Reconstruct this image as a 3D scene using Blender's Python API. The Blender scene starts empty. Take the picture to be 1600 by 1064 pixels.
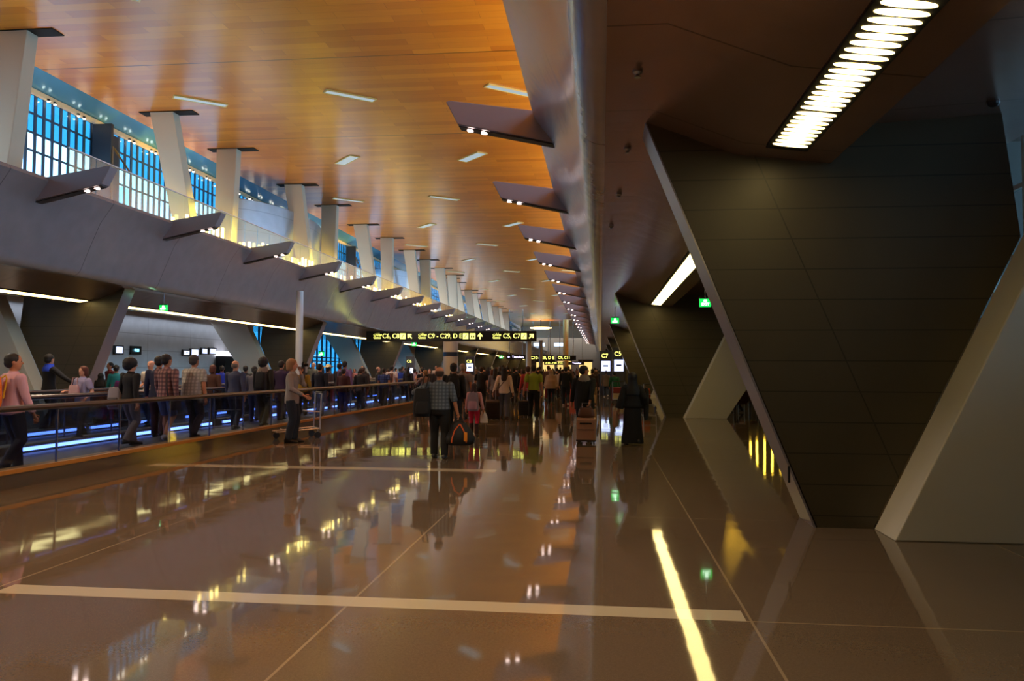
import bpy, bmesh, math, random
from mathutils import Vector as V, Matrix
random.seed(7)
sc = bpy.context.scene
C = sc.collection
PI = math.pi
R = math.radians
# ------------------------------------------------------------------ camera
F = 1250.0; CH = 1.6
VPX, VPY, ROLL = 940, 577, 0.004
th = math.atan((VPY-532)/F); ps = math.atan((VPX-800)/F*math.cos(th))
Fw = V((-math.sin(ps)*math.cos(th), math.cos(ps)*math.cos(th), math.sin(th)))
Rt = V((math.cos(ps), math.sin(ps), 0)); Up = Rt.cross(Fw)
Rt, Up = Rt*math.cos(ROLL)+Up*math.sin(ROLL), Up*math.cos(ROLL)-Rt*math.sin(ROLL)
CAM = V((0, 0, CH))
def ray(px, py): return Fw*F + Rt*(px-800) + Up*(532-py)
def at_z(px, py, z=0.0):
    d = ray(px, py); return CAM + d*((z-CH)/d.z)
def at_x(px, py, x):
    d = ray(px, py); return CAM + d*(x/d.x)
def at_y(px, py, y):
    d = ray(px, py); return CAM + d*(y/d.y)
cam = bpy.data.cameras.new('camera'); camo = bpy.data.objects.new('camera', cam); C.objects.link(camo)
cam.sensor_width = 36; cam.lens = F/1600*36; cam.clip_end = 600; cam.clip_start = .05
m = Matrix((Rt, Up, -Fw)).transposed().to_4x4(); m.translation = CAM
camo.matrix_world = m
sc.camera = camo
sc.view_settings.view_transform = 'Standard'; sc.view_settings.look = 'None'
sc.view_settings.gamma = 1; sc.view_settings.use_curve_mapping = False
sc.view_settings.exposure = 0.75

# ------------------------------------------------------------------ materials
def lin(c):
    return tuple((x/12.92 if x <= .04045 else ((x+.055)/1.055)**2.4) for x in (v/255 for v in c))
MC = {}
def mat(name, rgb, rough=.6, metal=0.0, emit=None, es=0, spec=.5, coat=0, bump=None):
    if name in MC: return MC[name]
    m = bpy.data.materials.new(name); m.use_nodes = True
    b = m.node_tree.nodes['Principled BSDF']
    b.inputs['Base Color'].default_value = (*lin(rgb), 1)
    b.inputs['Roughness'].default_value = rough; b.inputs['Metallic'].default_value = metal
    b.inputs['Specular IOR Level'].default_value = spec
    if coat: b.inputs['Coat Weight'].default_value = coat; b.inputs['Coat Roughness'].default_value = .08
    if emit: b.inputs['Emission Color'].default_value = (*lin(emit), 1); b.inputs['Emission Strength'].default_value = es
    if bump:
        add_bump(m, bump[0], bump[1])
    MC[name] = m
    return m
def N(m, t, **kw):
    n = m.node_tree.nodes.new(t)
    for k, v in kw.items():
        if k in n.inputs.keys() and not hasattr(n, k): n.inputs[k].default_value = v
        else: setattr(n, k, v)
    return n
def L(m, a, b): m.node_tree.links.new(a, b)
def add_bump(m, scale, strength, stretch=(1, 1, 1)):
    tc = N(m, 'ShaderNodeTexCoord'); mp = N(m, 'ShaderNodeMapping'); mp.inputs['Scale'].default_value = stretch
    no = N(m, 'ShaderNodeTexNoise'); no.inputs['Scale'].default_value = scale
    bp = N(m, 'ShaderNodeBump'); bp.inputs['Strength'].default_value = strength
    L(m, tc.outputs['Object'], mp.inputs[0]); L(m, mp.outputs[0], no.inputs['Vector']); L(m, no.outputs['Fac'], bp.inputs['Height'])
    L(m, bp.outputs[0], m.node_tree.nodes['Principled BSDF'].inputs['Normal'])
def M_(m, op, a, b=None, c=None):
    n = m.node_tree.nodes.new('ShaderNodeMath'); n.operation = op
    for i, v in enumerate((a, b, c)):
        if v is None: continue
        if isinstance(v, (int, float)): n.inputs[i].default_value = v
        else: L(m, v, n.inputs[i])
    return n.outputs[0]
def mixc(m, fac, a, b):
    n = m.node_tree.nodes.new('ShaderNodeMix'); n.data_type = 'RGBA'
    if isinstance(fac, (int, float)): n.inputs[0].default_value = fac
    else: L(m, fac, n.inputs[0])
    for i, v in ((6, a), (7, b)):
        if isinstance(v, tuple): n.inputs[i].default_value = (*v[:3], 1)
        else: L(m, v, n.inputs[i])
    return n.outputs[2]
def line_mask(m, coord, pos, w):   # 1 where |coord-pos| < w
    return M_(m, 'LESS_THAN', M_(m, 'ABSOLUTE', M_(m, 'SUBTRACT', coord, pos)), w)
def rep_mask(m, coord, period, offset, w):
    a = M_(m, 'SUBTRACT', coord, offset); a = M_(m, 'ADD', a, period*1000.5)
    a = M_(m, 'MODULO', a, period); a = M_(m, 'SUBTRACT', a, period*.5)
    return M_(m, 'LESS_THAN', M_(m, 'ABSOLUTE', a), w)
def between(m, c, a, b):
    return M_(m, 'MULTIPLY', M_(m, 'GREATER_THAN', c, a), M_(m, 'LESS_THAN', c, b))

def floor_mat():
    m = mat('polished terrazzo', (96, 80, 68), .045, 0, spec=.55)
    b = m.node_tree.nodes['Principled BSDF']
    tc = N(m, 'ShaderNodeTexCoord'); sp = N(m, 'ShaderNodeSeparateXYZ'); L(m, tc.outputs['Object'], sp.inputs[0])
    x, y = sp.outputs[0], sp.outputs[1]
    no = N(m, 'ShaderNodeTexNoise'); no.inputs['Scale'].default_value = 60; no.inputs['Detail'].default_value = 4
    L(m, tc.outputs['Object'], no.inputs['Vector'])
    vo = N(m, 'ShaderNodeTexVoronoi'); vo.inputs['Scale'].default_value = 160; L(m, tc.outputs['Object'], vo.inputs['Vector'])
    base = mixc(m, no.outputs['Fac'], lin((88, 74, 60)), lin((110, 94, 78)))
    base = mixc(m, M_(m, 'MULTIPLY', M_(m, 'LESS_THAN', vo.outputs['Distance'], .25), .25), base, lin((150, 135, 115)))
    ln = M_(m, 'MAXIMUM', rep_mask(m, x, 2.66, .95, .009), rep_mask(m, y, 3.55, 5.3, .007))
    ln = M_(m, 'MULTIPLY', ln, M_(m, 'GREATER_THAN', x, -7.7))
    base = mixc(m, M_(m, 'MULTIPLY', ln, .45), base, lin((178, 158, 128)))
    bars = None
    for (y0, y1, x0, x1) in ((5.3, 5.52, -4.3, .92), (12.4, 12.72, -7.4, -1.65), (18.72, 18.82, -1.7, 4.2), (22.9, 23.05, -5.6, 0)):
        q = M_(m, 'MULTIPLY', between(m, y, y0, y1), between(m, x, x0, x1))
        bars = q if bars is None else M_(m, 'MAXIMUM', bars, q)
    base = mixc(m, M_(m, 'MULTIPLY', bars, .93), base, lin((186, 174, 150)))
    L(m, base, b.inputs['Base Color'])
    n2 = N(m, 'ShaderNodeTexNoise'); n2.inputs['Scale'].default_value = 1.1
    L(m, tc.outputs['Object'], n2.inputs['Vector'])
    bp = N(m, 'ShaderNodeBump'); bp.inputs['Strength'].default_value = .025; bp.inputs['Distance'].default_value = .1
    L(m, n2.outputs['Fac'], bp.inputs['Height']); L(m, bp.outputs[0], b.inputs['Normal'])
    return m
def wood_mat():
    m = mat('orange timber planks', (190, 110, 40), .28, 0, spec=.6)
    b = m.node_tree.nodes['Principled BSDF']
    tc = N(m, 'ShaderNodeTexCoord')
    br = N(m, 'ShaderNodeTexBrick'); br.offset = .37
    br.inputs['Scale'].default_value = 1; br.inputs['Brick Width'].default_value = 2.6; br.inputs['Row Height'].default_value = .42
    br.inputs['Mortar Size'].default_value = .004; br.inputs['Bias'].default_value = 0
    br.inputs['Color1'].default_value = (*lin((230, 156, 46)), 1); br.inputs['Color2'].default_value = (*lin((200, 122, 28)), 1)
    br.inputs['Mortar'].default_value = (*lin((150, 78, 30)), 1)
    L(m, tc.outputs['Object'], br.inputs['Vector'])
    mp = N(m, 'ShaderNodeMapping'); mp.inputs['Scale'].default_value = (.6, 9, 1); L(m, tc.outputs['Object'], mp.inputs[0])
    no = N(m, 'ShaderNodeTexNoise'); no.inputs['Scale'].default_value = 1.5; no.inputs['Detail'].default_value = 5; L(m, mp.outputs[0], no.inputs['Vector'])
    c = mixc(m, M_(m, 'MULTIPLY', no.outputs['Fac'], .4), br.outputs['Color'], lin((176, 98, 22)))
    sp = N(m, 'ShaderNodeSeparateXYZ'); L(m, tc.outputs['Object'], sp.inputs[0])
    c = mixc(m, M_(m, 'MULTIPLY', rep_mask(m, sp.outputs[1], 8.9, 34.5, .03), .8), c, lin((60, 30, 10)))
    L(m, c, b.inputs['Base Color'])
    return m
def seam_mat(name, rgb, rough, metal, sx, sy, sz, w=.008, dark=.45, spec=.5, ripple=0, off=(0, 0, 0), diag=None):
    m = mat(name, rgb, rough, metal, spec=spec)
    b = m.node_tree.nodes['Principled BSDF']
    tc = N(m, 'ShaderNodeTexCoord'); sp = N(m, 'ShaderNodeSeparateXYZ'); L(m, tc.outputs['Object'], sp.inputs[0])
    q = None
    for i, s in enumerate((sx, sy, sz)):
        if s:
            r_ = rep_mask(m, sp.outputs[i], s, off[i], w)
            q = r_ if q is None else M_(m, 'MAXIMUM', q, r_)
    if diag:   # one slanting joint: |x - (a + b z)| < w
        dl = M_(m, 'LESS_THAN', M_(m, 'ABSOLUTE', M_(m, 'SUBTRACT', sp.outputs[0], M_(m, 'MULTIPLY_ADD', sp.outputs[2], diag[1], diag[0]))), w*1.2)
        q = dl if q is None else M_(m, 'MAXIMUM', q, dl)
    no = N(m, 'ShaderNodeTexNoise'); no.inputs['Scale'].default_value = 2.2; L(m, tc.outputs['Object'], no.inputs['Vector'])
    col = lin(rgb)
    base = mixc(m, no.outputs['Fac'], tuple(v*.85 for v in col), tuple(v*1.12 for v in col))
    if q is not None: base = mixc(m, q, base, tuple(v*dark for v in col))
    L(m, base, b.inputs['Base Color'])
    if ripple:
        n2 = N(m, 'ShaderNodeTexNoise'); n2.inputs['Scale'].default_value = 1.0
        mp = N(m, 'ShaderNodeMapping'); mp.inputs['Scale'].default_value = (1, 2.2, 1)
        L(m, tc.outputs['Object'], mp.inputs[0]); L(m, mp.outputs[0], n2.inputs['Vector'])
        bp = N(m, 'ShaderNodeBump'); bp.inputs['Strength'].default_value = ripple; bp.inputs['Distance'].default_value = .1
        L(m, n2.outputs['Fac'], bp.inputs['Height']); L(m, bp.outputs[0], b.inputs['Normal'])
    return m
def glass_mat(name, tint, gloss=.12, rough=.02):
    if name in MC: return MC[name]
    m = bpy.data.materials.new(name); m.use_nodes = True; nt = m.node_tree; nt.nodes.clear()
    o = nt.nodes.new('ShaderNodeOutputMaterial'); t = nt.nodes.new('ShaderNodeBsdfTransparent'); g = nt.nodes.new('ShaderNodeBsdfGlossy')
    t.inputs[0].default_value = (*lin(tint), 1); g.inputs['Roughness'].default_value = rough; g.inputs[0].default_value = (.9, .95, 1, 1)
    lw = nt.nodes.new('ShaderNodeLayerWeight'); lw.inputs[0].default_value = .5
    pw = nt.nodes.new('ShaderNodeMath'); pw.operation = 'POWER'; pw.inputs[1].default_value = 5; L(m, lw.outputs['Facing'], pw.inputs[0])
    ad = nt.nodes.new('ShaderNodeMath'); ad.operation = 'MULTIPLY_ADD'; ad.inputs[1].default_value = .9; ad.inputs[2].default_value = gloss*.12; ad.use_clamp = True
    mx = nt.nodes.new('ShaderNodeMixShader')
    L(m, pw.outputs[0], ad.inputs[0]); L(m, ad.outputs[0], mx.inputs[0]); L(m, t.outputs[0], mx.inputs[1]); L(m, g.outputs[0], mx.inputs[2]); L(m, mx.outputs[0], o.inputs[0])
    MC[name] = m; return m
def plaid_mat(name, c1, c2, c3, scale=14):
    if name in MC: return MC[name]
    m = mat(name, c1, .9); b = m.node_tree.nodes['Principled BSDF']
    tc = N(m, 'ShaderNodeTexCoord'); sp = N(m, 'ShaderNodeSeparateXYZ'); L(m, tc.outputs['Object'], sp.inputs[0])
    def w(c, p): return rep_mask(m, c, p, 0, p*.24)
    a = w(sp.outputs[0], 1/scale); bb = w(sp.outputs[2], 1/scale)
    col = mixc(m, M_(m, 'MULTIPLY', a, .6), lin(c1), lin(c2)); col = mixc(m, M_(m, 'MULTIPLY', bb, .6), col, lin(c3))
    L(m, col, b.inputs['Base Color']); return m
def emis(name, rgb, s):
    if name in MC: return MC[name]
    m = mat(name, (10, 10, 10), .5, 0, rgb, s); return m

# ------------------------------------------------------------------ mesh builder
class MB:
    def __init__(s): s.v = []; s.f = []
    def add(s, vs, fs):
        o = len(s.v); s.v += [V(p) for p in vs]; s.f += [tuple(i+o for i in f) for f in fs]; return s
    def box(s, x0, x1, y0, y1, z0, z1):
        return s.add([(x, y, z) for z in (z0, z1) for y in (y0, y1) for x in (x0, x1)],
                     [(0, 2, 3, 1), (4, 5, 7, 6), (0, 1, 5, 4), (2, 6, 7, 3), (0, 4, 6, 2), (1, 3, 7, 5)])
    def cbox(s, c, sx, sy, sz): return s.box(c[0]-sx/2, c[0]+sx/2, c[1]-sy/2, c[1]+sy/2, c[2]-sz/2, c[2]+sz/2)
    def loft(s, rings, cap=True):
        n = len(rings[0]); vs = [p for r_ in rings for p in r_]; fs = []
        for i in range(len(rings)-1):
            for j in range(n):
                k = (j+1) % n; fs.append((i*n+j, i*n+k, (i+1)*n+k, (i+1)*n+j))
        if cap: fs.append(tuple(reversed(range(n)))); fs.append(tuple((len(rings)-1)*n+j for j in range(n)))
        return s.add(vs, fs)
    def prism(s, poly, axis, a, b):
        # poly of 2D points in the plane perpendicular to axis
        def P(p, t):
            if axis == 'y': return (p[0], t, p[1])
            if axis == 'x': return (t, p[0], p[1])
            return (p[0], p[1], t)
        r1 = [P(p, a) for p in poly]; r2 = [P(p, b) for p in poly]
        return s.loft([r1, r2])
    def tube(s, pts, rad, n=8, flat=1.0):
        pts = [V(p) for p in pts]; rr = rad if isinstance(rad, (list, tuple)) else [rad]*len(pts)
        rings = []; ref = None
        for i, p in enumerate(pts):
            a = pts[max(i-1, 0)]; b = pts[min(i+1, len(pts)-1)]; d = (b-a).normalized() if (b-a).length > 1e-6 else V((0, 0, 1))
            if ref is None: ref = V((1, 0, 0)) if abs(d.x) < .8 else V((0, 1, 0))
            u = (ref - d*ref.dot(d)).normalized(); w = d.cross(u); ref = u
            rings.append([p + (u*math.cos(t)+w*math.sin(t)*flat)*rr[i] for t in (2*PI*k/n for k in range(n))])
        return s.loft(rings)
    def zrings(s, data, n=16, power=1.0):
        # data: (z, rx, ry, cx, cy)
        rings = []
        for (z, rx, ry, cx, cy) in data:
            ring = []
            for k in range(n):
                t = 2*PI*k/n; c_, s_ = math.cos(t), math.sin(t)
                if power != 1: c_ = math.copysign(abs(c_)**power, c_); s_ = math.copysign(abs(s_)**power, s_)
                ring.append((cx+rx*c_, cy+ry*s_, z))
            rings.append(ring)
        return s.loft(rings)
    def ball(s, c, rx, ry, rz, n=12, m=8):
        d = []
        for i in range(m+1):
            a = -PI/2 + PI*i/m; d.append((c[2]+rz*math.sin(a), max(rx*math.cos(a), .001), max(ry*math.cos(a), .001), c[0], c[1]))
        return s.zrings(d, n)
    def xf(s, mtx): s.v = [mtx @ p for p in s.v]; return s
    def mesh(s, name, smooth=False, angle=35):
        me = bpy.data.meshes.new(name); me.from_pydata([tuple(p) for p in s.v], [], s.f)
        bm = bmesh.new(); bm.from_mesh(me); bmesh.ops.recalc_face_normals(bm, faces=bm.faces); bm.to_mesh(me); bm.free()
        if smooth:
            for p in me.polygons: p.use_smooth = True
            try: me.set_sharp_from_angle(angle=R(angle))
            except Exception: pass
        return me
    def build(s, name, material, parent=None, smooth=False, bevel=0, angle=35, loc=None):
        me = s.mesh(name, smooth, angle); me.materials.append(material)
        return link(name, me, parent, bevel, loc)
def link(name, me, parent=None, bevel=0, loc=None):
    o = bpy.data.objects.new(name, me); C.objects.link(o)
    if parent: o.parent = parent
    if loc: o.location = loc
    if bevel:
        b = o.modifiers.new('b', 'BEVEL'); b.width = bevel; b.segments = 2; b.limit_method = 'ANGLE'
    return o
def tag(o, label, cat, group=None):
    o['label'] = label; o['category'] = cat
    if group: o['group'] = group
    return o
def thing(name, label, cat, loc=(0, 0, 0), rz=0, group=None):
    o = bpy.data.objects.new(name, None); C.objects.link(o); o.location = loc; o.rotation_euler = (0, 0, rz)
    o.empty_display_size = .2
    return tag(o, label, cat, group)
def struct(o): o['kind'] = 'structure'; return o
def clone(o, parent=None):
    c = o.copy(); C.objects.link(c)
    if parent: c.parent = parent
    for ch in list(o.children): clone(ch, c)
    return c
ORD = ['nearest', 'second nearest', 'third nearest', 'fourth nearest', 'fifth nearest', 'sixth nearest', 'seventh nearest', 'eighth nearest', 'ninth nearest', 'tenth nearest', 'eleventh nearest', 'twelfth nearest', 'thirteenth nearest', 'fourteenth nearest', 'fifteenth nearest', 'sixteenth nearest', 'seventeenth nearest', 'eighteenth nearest', 'nineteenth nearest', 'twentieth nearest']
# text
def text_mesh(s, size, depth=.01, bold=0.0, align='LEFT'):
    cu = bpy.data.curves.new('t', 'FONT'); cu.body = s; cu.size = size; cu.extrude = depth; cu.offset = bold; cu.align_x = align; cu.align_y = 'CENTER'
    o = bpy.data.objects.new('t', cu); C.objects.link(o)
    bpy.context.view_layer.update()
    dg = bpy.context.evaluated_depsgraph_get()
    me = bpy.data.meshes.new_from_object(o.evaluated_get(dg)); w = o.dimensions.x
    bpy.data.objects.remove(o); return me, w

# ================================================================== PEOPLE
def ik(a, c, l1, l2, hint):
    d = c-a; Ln = min(d.length, (l1+l2)*.995); dr = d.normalized()
    a1 = (l1*l1-l2*l2+Ln*Ln)/(2*Ln); h = math.sqrt(max(l1*l1-a1*a1, 0))
    hint = V(hint); pe = (hint-dr*hint.dot(dr)).normalized()
    return a+dr*a1+pe*h, a+dr*Ln
BK = 1.12
def remesh(mb, vox, smooth=3, k=1.0):
    me = mb.mesh('t'); o = bpy.data.objects.new('t', me); _tmp_col.objects.link(o)
    r_ = o.modifiers.new('r', 'REMESH'); r_.mode = 'VOXEL'; r_.voxel_size = vox; r_.use_smooth_shade = True
    if smooth:
        q = o.modifiers.new('s', 'SMOOTH'); q.iterations = smooth; q.factor = .6
    dg = bpy.context.evaluated_depsgraph_get(); dg.update()
    res = bpy.data.meshes.new_from_object(o.evaluated_get(dg))
    bpy.data.objects.remove(o)
    for p in res.polygons: p.use_smooth = True
    return res
_tmp_col = C
def append_mesh(me, mb):
    bm = bmesh.new(); bm.from_mesh(me); m2 = mb.mesh('x'); bm.from_mesh(m2); bm.to_mesh(me); bm.free()
    for p in me.polygons: p.use_smooth = True
    return me
SK = {'fair': (206, 150, 120), 'tan': (176, 118, 84), 'brown': (128, 82, 56), 'dark': (84, 54, 40)}
def person(x, y, H, label, face=0, z=0, skin='tan', hair='short', hairc=(22, 17, 15), top=(40, 40, 45), topm=None, sleeve='long',
           bottom='trousers', botc=(25, 25, 30), shoec=(20, 18, 18), stride=.12, lh=None, rh=None, look=0, fem=0, fat=0, lean=0,
           lod=1, group=None, hem=.86, hoodc=None, cat='person', botm=None, flip=1, elb=None):
    s = H/1.75; sw = .185*(1-.12*fem)
    cen = V((x, y, z)); root = thing('person', label, cat, tuple(cen), R(face), group)
    vox = {2: .013, 1: .017, 0: .03}[lod]
    # skeleton
    ly, ry = (stride, -stride) if flip > 0 else (-stride, stride)
    drop = .004 + stride*stride*.55
    pel = V((0, 0, .93-drop))
    hips = [V((-.09, 0, .91-drop)), V((.09, 0, .91-drop))]
    feet = []
    for i, fy in enumerate((ly, ry)):
        az = .085 + (.05 if fy < -.1 else 0)
        feet.append(V(((-.1, .1)[i], fy*1.15, az)))
    knees = []
    for i in range(2):
        k_, e_ = ik(hips[i], feet[i], .42, .41, (0, 1, .0)); knees.append(k_); feet[i] = e_
    up = lambda zz: V((0, lean*(zz-.95), zz-drop))
    sh = [up(1.405)+V((-sw, 0, 0)), up(1.405)+V((sw, 0, 0))]
    tgt = [V(lh) if lh else V((-.27-.3*fat, -ry*.9+.06, .80)), V(rh) if rh else V((.27+.3*fat, -ly*.9+.06, .80))]
    wr = []; el = []
    for i in range(2):
        hint = (elb[i] if elb and elb[i] else ((-.35, .35)[i], -1, -.3))
        e_, w_ = ik(sh[i], tgt[i]-V((0, 0, drop)), .29, .26, hint); el.append(e_); wr.append(w_)
    # ---- body
    hz = 1.635-drop; hy = lean*.62
    rot = Matrix.Translation((0, hy, hz)) @ Matrix.Rotation(R(look), 4, 'Z') @ Matrix.Translation((0, -hy, -hz))
    b = MB()
    tors = [(.86, .115, .08), (.95, .125, .085), (1.06, .125, .09), (1.18, .135, .095), (1.3, .155, .10), (1.39, .16, .09), (1.44, .11, .07), (1.47, .06, .055)]
    b.zrings([(zz-drop, rx, ry_, 0, lean*(zz-.95)) for zz, rx, ry_ in tors], 14)
    b.tube([up(1.43), up(1.5), V((0, hy+.005, hz-.03))], [.055, .05, .052], 10)
    hd = MB()
    hd.zrings([(hz-.118, .022, .02, 0, hy+.055), (hz-.105, .042, .045, 0, hy+.035), (hz-.07, .058, .068, 0, hy+.018), (hz-.03, .066, .082, 0, hy+.008),
               (hz+.01, .071, .09, 0, hy+.002), (hz+.05, .073, .093, 0, hy-.004), (hz+.085, .062, .08, 0, hy-.006), (hz+.108, .035, .05, 0, hy-.008), (hz+.115, .01, .015, 0, hy-.008)], 16)
    hd.tube([(0, hy+.088, hz+.02), (0, hy+.108, hz-.022), (0, hy+.085, hz-.035)], [.008, .015, .012], 6)
    for sx in (-1, 1): hd.ball((sx*.073, hy-.005, hz-.005), .012, .022, .032, 8, 6)
    hd.xf(rot); b.add(hd.v, hd.f)
    for i in range(2):
        b.tube([sh[i], el[i], wr[i]], [.05, .04, .028], 10); b.ball(sh[i], .052, .052, .055, 8, 6); b.ball(el[i], .04, .04, .04, 8, 6)
        b.tube([hips[i]+V((0, 0, .02)), hips[i]*.5+knees[i]*.5, knees[i], knees[i]*.6+feet[i]*.4+V((0, -.015, 0)), feet[i]], [.085, .075, .055, .055, .036], 10)
        b.ball(knees[i], .055, .055, .055, 8, 6)
        # palm
        hdir = (wr[i]-el[i]).normalized(); b.tube([wr[i], wr[i]+hdir*.045, wr[i]+hdir*.09], [.026, .036, .034], 8, .6)
    bme = remesh(b, vox, 2)
    if lod >= 1:
        fg = MB()
        for i in range(2):
            hdir = (wr[i]-el[i]).normalized(); fwd = V((0, 1, 0)); fwd = (fwd-hdir*fwd.dot(hdir))
            fwd = fwd.normalized() if fwd.length > .2 else V((0, 0, 1))
            inn = hdir.cross(fwd)
            if inn.x*(1, -1)[i] < 0: inn = -inn
            base = wr[i]+hdir*.085
            for q, (o_, ln_) in enumerate(((-.026, .06), (-.009, .072), (.009, .078), (.026, .07))):
                p0 = base+fwd*o_; p1 = p0+hdir*ln_*.5+inn*.008; p2 = p1+hdir*ln_*.3+inn*.022; p3 = p2+hdir*ln_*.08+inn*.022
                fg.tube([p0-hdir*.015, p1, p2, p3], [.0095, .009, .008, .006], 6)
            p0 = wr[i]+hdir*.03+fwd*.022; fg.tube([p0, p0+fwd*.03+hdir*.025+inn*.008, p0+fwd*.036+hdir*.055+inn*.015], [.012, .010, .007], 6)
        append_mesh(bme, fg)
    def put(name, me, material, par=root):
        me.transform(Matrix.Diagonal((s*BK, s*BK, s, 1))); me.materials.clear(); me.materials.append(material); me.name = name
        return link(name, me, par)
    skm = mat('skin '+skin, SK[skin], .55)
    body = put('body', bme, skm)
    def cm(c, r_=.85): return mat('cloth %d %d %d' % tuple(c), c, r_)
    # ---- eyes + mouth
    if lod >= 1:
        ey = MB()
        for sx in (-1, 1): ey.ball((sx*.029, hy+.085, hz+.012), .011, .007, .006, 8, 6)
        ey.xf(rot); put('eyes', ey.mesh('e', True), mat('eye dark', (40, 28, 24), .3), body)
        mo = MB().ball((0, hy+.083, hz-.062), .024, .008, .005, 8, 5); mo.xf(rot); put('mouth', mo.mesh('m', True), mat('lips', (150, 78, 70), .5), body)
    # ---- top
    g = .018+fat*.1
    t = MB()
    ht = hem-drop
    if bottom == 'robe': ht = .9-drop
    data = [(ht, .176+fat, .13+fat, 0, lean*(hem-.95))] + [(zz-drop, rx+g+fat*(1 if zz < 1.3 else .4), ry_+g+fat*(1 if zz < 1.3 else .3), 0, lean*(zz-.95)) for zz, rx, ry_ in [(.95, .158, .115), (1.06, .14, .1)]+tors[3:]]
    if fem: data = [(a_, rx*(1 if a_ < 1-drop else .93), ry_, c_, d_) for a_, rx, ry_, c_, d_ in data]
    data = [d_ for k_, d_ in enumerate(data) if k_ == 0 or d_[0] > ht+.015]
    t.zrings(data, 16)
    for i in range(2):
        t.ball(sh[i], .068, .068, .068, 8, 6)
        if sleeve == 'long':
            w2 = el[i]+(wr[i]-el[i])*.93; t.tube([sh[i], el[i], w2], [.068, .054, .044], 10); t.ball(el[i], .054, .054, .054, 8, 6)
        elif sleeve == 'rolled':
            w2 = el[i]+(wr[i]-el[i])*.12; t.tube([sh[i], el[i], w2], [.07, .06, .058], 10); t.ball(el[i], .055, .055, .055, 8, 6)
        elif sleeve == 'wide':
            w2 = el[i]+(wr[i]-el[i])*.95; t.tube([sh[i], el[i], w2], [.075, .08, .1], 10); t.ball(el[i], .08, .08, .08, 8, 6)
        else:
            t.tube([sh[i], sh[i]+(el[i]-sh[i])*.75], [.07, .062], 10)
    tname = {'robe': 'robe_top'}.get(bottom, 'shirt' if sleeve != 'long' else 'jacket')
    put(tname, remesh(t, vox, 2), topm or cm(top))
    if lod >= 1:   # collar
        co = MB().zrings([(1.455-drop, .078, .07, 0, lean*.5), (1.49-drop, .066, .062, 0, lean*.53), (1.50-drop, .058, .056, 0, lean*.54)], 14)
        if hoodc: co = MB().zrings([(1.36-drop, .16, .10, 0, lean*.5-.02), (1.43-drop, .14, .11, 0, lean*.5-.02), (1.48-drop, .1, .095, 0, lean*.53-.01), (1.53-drop, .085, .08, 0, lean*.54)], 14)
        put('hood' if hoodc else 'collar', co.mesh('c', True), cm(hoodc) if hoodc else (topm or cm(top)))
    # ---- bottom
    bt = MB()
    if bottom == 'robe':
        bt.zrings([(.03, .25, .22, 0, 0), (.3, .22, .2, 0, 0), (.6, .2, .17, 0, 0), (.9-drop, .18, .14, 0, 0), (1.1-drop, .15, .12, 0, 0)], 18)
        put('robe', remesh(bt, vox*1.2, 2), botm or cm(botc))
    else:
        bt.zrings([(.84-drop, .155+fat*.8, .11+fat*.7, 0, 0), (.92-drop, .164+fat, .118+fat, 0, 0), (1.02-drop, .152+fat, .112+fat, 0, 0)], 14)
        for i in range(2):
            h2 = hips[i]+V((0, 0, -.02)); k2 = knees[i]; f2 = feet[i]+V((0, 0, .0))
            if bottom == 'shorts':
                bt.tube([h2, h2*.5+k2*.5, k2*1.0+V((0, 0, .03))], [.092, .088, .082], 10)
            elif bottom == 'skirt': pass
            else:
                w = .012 if bottom == 'trousers' else 0
                bt.tube([h2, h2*.5+k2*.5, k2, k2*.5+f2*.5+V((0, -.01, 0)), f2+V((0, 0, -.02))], [.092+w*.5, .082+w, .062+w, .058+w, .046+w*1.6], 10); bt.ball(k2, .06+w, .06+w, .06, 8, 6)
        if bottom == 'skirt': bt.zrings([(.35, .24, .2, 0, 0), (.6, .2, .17, 0, 0), (.9-drop, .165, .12, 0, 0)], 16)
        put({'trousers': 'trousers', 'leggings': 'leggings', 'shorts': 'shorts', 'skirt': 'skirt'}[bottom], remesh(bt, vox, 2), botm or cm(botc))
    for i in range(2):
        f = feet[i]; shb = MB(); z0 = f.z-.085
        rings = []
        for (yy, rx, hh) in ((-.075, .02, .05), (-.06, .036, .085), (0, .042, .10), (.06, .044, .075), (.13, .048, .05), (.17, .038, .04), (.185, .015, .025)):
            rings.append([(f.x+rx*math.cos(t_), f.y+yy, z0+max(0, hh/2+hh/2*math.sin(t_)*1.1)) for t_ in (2*PI*k_/10 for k_ in range(10))])
        shb.loft(rings); put('shoe', shb.mesh('s', True, 60), cm(shoec, .5))
    # ---- hair
    h = MB()
    if hair in ('short', 'long', 'bob', 'afro', 'bun', 'grey'):
        gr = {'afro': .035, 'bob': .012}.get(hair, .006)
        h.ball((0, hy-.018, hz+.035), .079+gr, .093+gr, .09+gr, 14, 10)
        h.ball((0, hy-.045, hz-.015), .07+gr, .065+gr, .075+gr, 12, 8)
        if hair == 'bob': h.zrings([(hz-.13, .06, .045, 0, hy-.05), (hz-.10, .088, .07, 0, hy-.04), (hz-.04, .092, .085, 0, hy-.03), (hz+.03, .09, .09, 0, hy-.02)], 14)
        if hair == 'long': h.zrings([(hz-.36, .06, .03, 0, hy-.11), (hz-.3, .09, .042, 0, hy-.11), (hz-.18, .09, .055, 0, hy-.09), (hz-.06, .085, .07, 0, hy-.05), (hz+.03, .082, .08, 0, hy-.03)], 14)
        if hair == 'bun': h.ball((0, hy-.13, hz+.03), .045, .04, .045, 10, 8)
    elif hair == 'bald':
        h.zrings([(hz-.07, .05, .045, 0, hy-.042), (hz-.03, .074, .07, 0, hy-.032), (hz+.02, .077, .078, 0, hy-.028), (hz+.045, .06, .07, 0, hy-.026)], 14)
    elif hair == 'scarf':
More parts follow.
